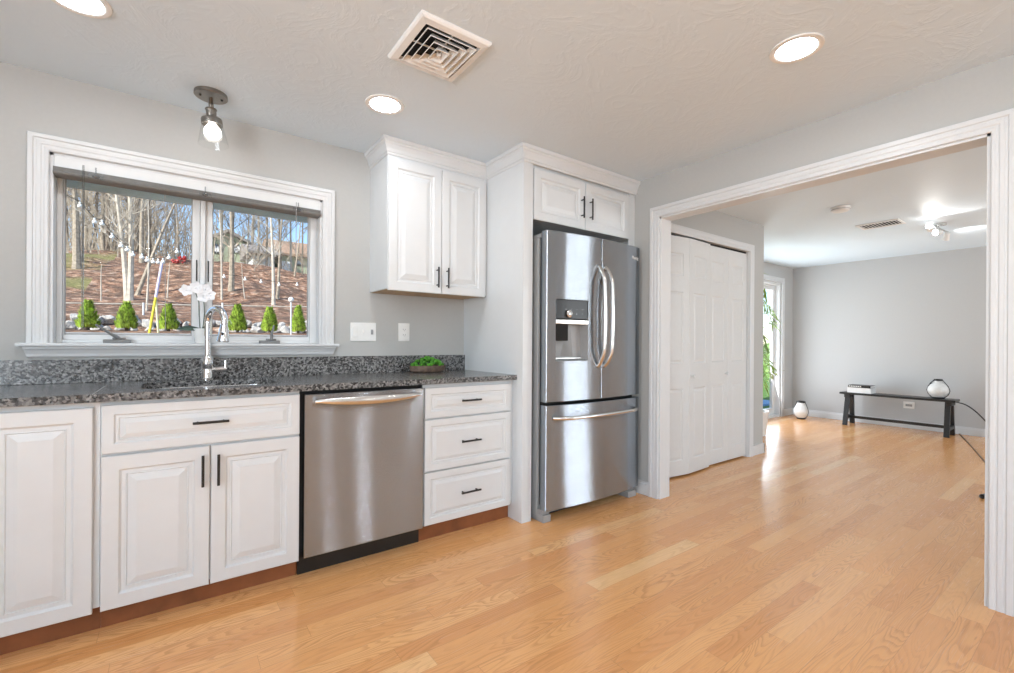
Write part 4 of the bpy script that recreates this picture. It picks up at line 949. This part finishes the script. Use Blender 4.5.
def place_tree(pxb, pyb, pxt, pyt, wpx, kind, lab, nbr=9, seed=0, extra=1.5, **k):
    """trunk rooted where the photo shows its foot, leaning so that it passes the second point"""
    p = hit(pxb, pyb); gz = ground(p.x, p.y); dep = p.x*fw.x+p.y*fw.y; q = on_y(pxt, pyt, p.y); dz = max(.5, q.z-gz); lean = ((q.x-p.x)/dz, 0)
    c = treemesh(kind, dz*extra, wpx*dep/FPX/2*.95, lean, seed, nbr, barr={'g': BARK, 'd': BARKD, 'p': BARKL}[kind], lab=lab, **k); c.location = (p.x, p.y, gz); return c
place_tree(77, 269, 74, 190, 8, 'g', 'thick grey trunk at the left edge of the left window pane', 7, 1, 1.5)
place_tree(82, 262, 82, 200, 3, 'd', 'dark thin trunk close beside the thick leftmost one', 6, 2)
place_tree(128, 300, 119, 205, 6, 'p', 'pale trunk leaning left from the clump in the middle of the left pane', 9, 3, 1.5)
place_tree(129.5, 300, 131, 205, 6.5, 'p', 'pale upright trunk of the clump in the middle of the left pane', 9, 4, 1.5)
place_tree(134, 296, 173, 207, 4.5, 'g', 'grey trunk leaning strongly right across the left pane', 5, 5, 1.3)
place_tree(142, 262, 142, 196, 5, 'g', 'straight grey trunk right of the pale clump', 6, 6)
place_tree(149.5, 260, 150, 200, 3, 'd', 'darker straight trunk behind the thin white sapling', 6, 7)
place_tree(146, 310, 150.5, 196, 2.2, 'p', 'thin white sapling right of the centre of the left pane', 5, 8, 1.1, twigs=False)
place_tree(101, 302, 102, 264, 1.6, 'p', 'short white snag stick on the mossy slope in the left pane', 0, 9, 1.0)
place_tree(167, 298, 170, 262, 1.8, 'p', 'short pale snag stick right of the leaning pole', 0, 10, 1.0)
place_tree(179, 262, 178, 205, 2.2, 'g', 'slim grey trunk near the centre mullion', 8, 12)
place_tree(231, 291, 232, 214, 6, 'g', 'thick grey trunk at the left of the right window pane', 8, 13, 1.5)
place_tree(222, 300, 219, 214, 2.2, 'p', 'thin pale trunk at the left edge of the right pane', 8, 14)
place_tree(251, 262, 251, 216, 4.5, 'g', 'grey trunk in front of the green house gable', 8, 15)
place_tree(273.5, 304, 273, 222, 4, 'p', 'pale straight trunk in the middle of the right pane', 7, 16, 1.4)
place_tree(277, 300, 283, 222, 3.4, 'g', 'grey trunk leaning right beside the pale straight one', 8, 17, 1.4)
place_tree(294, 276, 300, 226, 2, 'g', 'slim trunk near the right edge of the right pane', 8, 18)
place_tree(246, 300, 241, 264, 1.4, 'p', 'thin sapling below the white garage', 0, 19, 1.0)
place_tree(211, 300, 214, 232, 1.8, 'g', 'thin trunk leaning right beside the mullion', 5, 20)
protos = [treemesh('g', 13, .10, (.02, 0), 30+i, 17, barr=(BARK, BARKD, BARKL)[i % 3], lab='slender bare tree in the woods along the top of the hill', twigs=True, fork=.2) for i in range(4)]
random.seed(99); used = [False]*4
for i in range(36):
    k = i % 4; o = protos[k] if not used[k] else copy_tree(protos[k]); used[k] = True
    if i < 27: px = 62+i*3.6+random.uniform(-2, 2); Y = random.uniform(23, 44)
    else: px = 208+(i-27)*12+random.uniform(-3, 3); Y = random.uniform(24, 34)
    p = on_y(px, 300, Y); o.location = (p.x, Y, ground(p.x, Y)-.1); o.rotation_euler = (0, 0, random.random()*6); sc = random.uniform(.6, 1.0)*(1 if i < 27 else .8); o.scale = (sc, sc, sc)

random.seed(77); m = MB()
for i in range(560):
    px = random.uniform(58, 200) if i < 470 else random.uniform(205, 318); Y = random.uniform(20, 40); p = on_y(px, 300, Y); b0 = Vector((p.x, Y, ground(p.x, Y)-.1)); hh = random.uniform(1.0, 4.2)*(1 if px < 200 else .3)
    d = Vector((random.uniform(-.35, .35), random.uniform(-.3, .3), 1)); q = b0+d*hh*.5+Vector((random.uniform(-.15, .15), 0, 0)); e1 = b0+d*hh+Vector((random.uniform(-.4, .4), 0, 0))
    m.tube([b0, q, e1], [.022, .014, .006], 3, caps=False)
    for _ in range(3):
        s0 = q.lerp(e1, random.random()*.8); m.tube([s0, s0+Vector((random.uniform(-.8, .8), random.uniform(-.3, .3), random.uniform(.3, 1.1)))], [.010, .004], 3, caps=False)
tag(m.build('brushwood', BARK, None), 'tangle of thin bare brushwood along the top of the hill', 'brush', kind='stuff')

# houses on the hill top
def box_house(name, lab, pL, pR, eave_py, Y, depth, matw, matr, gable=None, roofpy=None, base=3.8):
    a = on_y(pL, eave_py, Y); b = on_y(pR, eave_py, Y); x0, x1, ze = a.x, b.x, (a.z+b.z)/2
    c = thing(name, ((x0+x1)/2, Y, base), lab, 'building'); m = MB()
    if gable:
        zp = on_y(gable[0], gable[1], Y).z; xg = on_y(gable[0], gable[1], Y).x
        m.loft([[(x0, y, base), (x1, y, base), (x1, y, ze), (xg, y, zp), (x0, y, ze)] for y in (Y, Y+depth)]); m.build('wall', matw, c)
        r = MB(); o_ = .35
        for xa in (x0, x1):
            dx = xa-xg; sl2 = (ze-zp)/dx; xe = xa+(o_ if dx > 0 else -o_)
            r.loft([[(xg, y, zp+.02), (xe, y, zp+.02+sl2*(xe-xg)), (xe, y, zp+.22+sl2*(xe-xg)), (xg, y, zp+.25)] for y in (Y-.4, Y+depth+.4)])
        r.build('roof', matr, c)
    else:
        zr = on_y((pL+pR)/2, roofpy, Y+depth/2).z
        m.box(x0, x1, Y, Y+depth, base, ze); m.build('wall', matw, c)
        r = MB(); r.loft([[(x, Y-.5, ze-.05), (x, Y+depth/2, zr), (x, Y+depth+.5, ze-.05), (x, Y+depth+.5, ze-.2), (x, Y-.5, ze-.2)] for x in (x0-.4, x1+.4)]); r.build('roof', matr, c)
    return c
def hwin(c, px0, px1, py0, py1, Y, bars=True):
    a = on_y(px0, py0, Y); b = on_y(px1, py1, Y); e_ = .13; m = MB(); x0, x1, z0_, z1_ = a.x, b.x, b.z, a.z
    m.box(x0, x0+e_, Y-.08, Y-.002, z0_, z1_); m.box(x1-e_, x1, Y-.08, Y-.002, z0_, z1_); m.box(x0, x1, Y-.08, Y-.002, z1_-e_, z1_); m.box(x0, x1, Y-.08, Y-.002, z0_, z0_+e_)
    m.box((x0+x1)/2-.08, (x0+x1)/2+.08, Y-.08, Y-.002, z0_, z1_); m.box(x0, x1, Y-.06, Y-.002, (z0_+z1_)/2-.04, (z0_+z1_)/2+.04)
    w_ = m.build('window', HWHITE, c); bx('pane', GREYPL, x0+e_, x1-e_, Y-.03, Y-.001, z0_+e_, z1_-e_, w_)
c = box_house('house', 'pale green gabled house on the hill in the right window pane', 200, 256, 246, 40, 10, HGREEN, HROOFG, gable=(228, 233))
hwin(c, 233, 244, 244, 253.5, 40); hwin(c, 214, 222, 244, 254, 40)
m = MB(); a = on_y(229, 262.5, 39.5); b = on_y(243, 267, 39.5); m.box(a.x, b.x, 38.9, 39.99, b.z, a.z); m.box(a.x+.1, b.x-.1, 38.9, 39.99, 3.8, b.z-.2); m.build('porch', HWHITE, c)
c = box_house('garage', 'white garage between the green house and the brown-roofed house', 253, 272, 252, 36, 6, HWHITE, HROOFG, roofpy=246)
bx('garage_door', plain('garage_door_grey', (.62, .62, .60), .6), on_y(256, 252, 36).x, on_y(265, 252, 36).x, 35.95, 35.998, 3.8, on_y(260, 258, 36).z, c)
c = box_house('house', 'pale green house with a brown roof at the right of the right window pane', 279, 322, 255, 38, 9, HGREEN, HROOF, roofpy=243)
a = on_y(279.5, 256, 37.9); b = on_y(291, 276, 37.9); m = MB(); m.box(a.x, b.x, 37.6, 37.999, 3.8, a.z-.4); m.build('white_wing', HWHITE, c)
hwin(c, 296, 302, 259, 266, 38)
p = hit(179, 264); c = thing('red_bush', (p.x, p.y, ground(p.x, p.y)), 'small bright red bush at the top of the hill beside the centre mullion', 'bush')
random.seed(8); m = MB()
for i in range(24): m.ball((p.x+random.uniform(-.20, .20), p.y+random.uniform(-.10, .10), ground(p.x, p.y)+random.uniform(.02, .24)), random.uniform(.035, .07), (1, 1, .8), 1, .8)
m.build('foliage', RED, c)
# behind the sliding door: hedge and blue deck box
c = thing('hedge', (14.5, 8.5, -.15), 'bright green hedge beyond the sliding glass door', 'hedge'); random.seed(4)
m = MB()
for i in range(60): m.ball((12+random.random()*8, 7.5+random.random()*1.5, -.15+random.random()*1.0), random.uniform(.3, .5), (1, 1, .9), 2, .6)
m.build('foliage', HEDGE, c)
q = on_y(767.5, 412, 4.6); c = thing('deck_box', (q.x, 4.75, -.15), 'blue storage box on the ground outside the sliding door', 'box')
bx('body', POOL, q.x-.9, q.x+.22, 4.45, 5.05, -.15, on_y(768, 405, 4.5).z, c, .02); bx('lid', POOL, q.x-.93, q.x+.25, 4.42, 5.08, on_y(768, 405, 4.5).z, on_y(768, 403, 4.5).z+.01, c, .01)
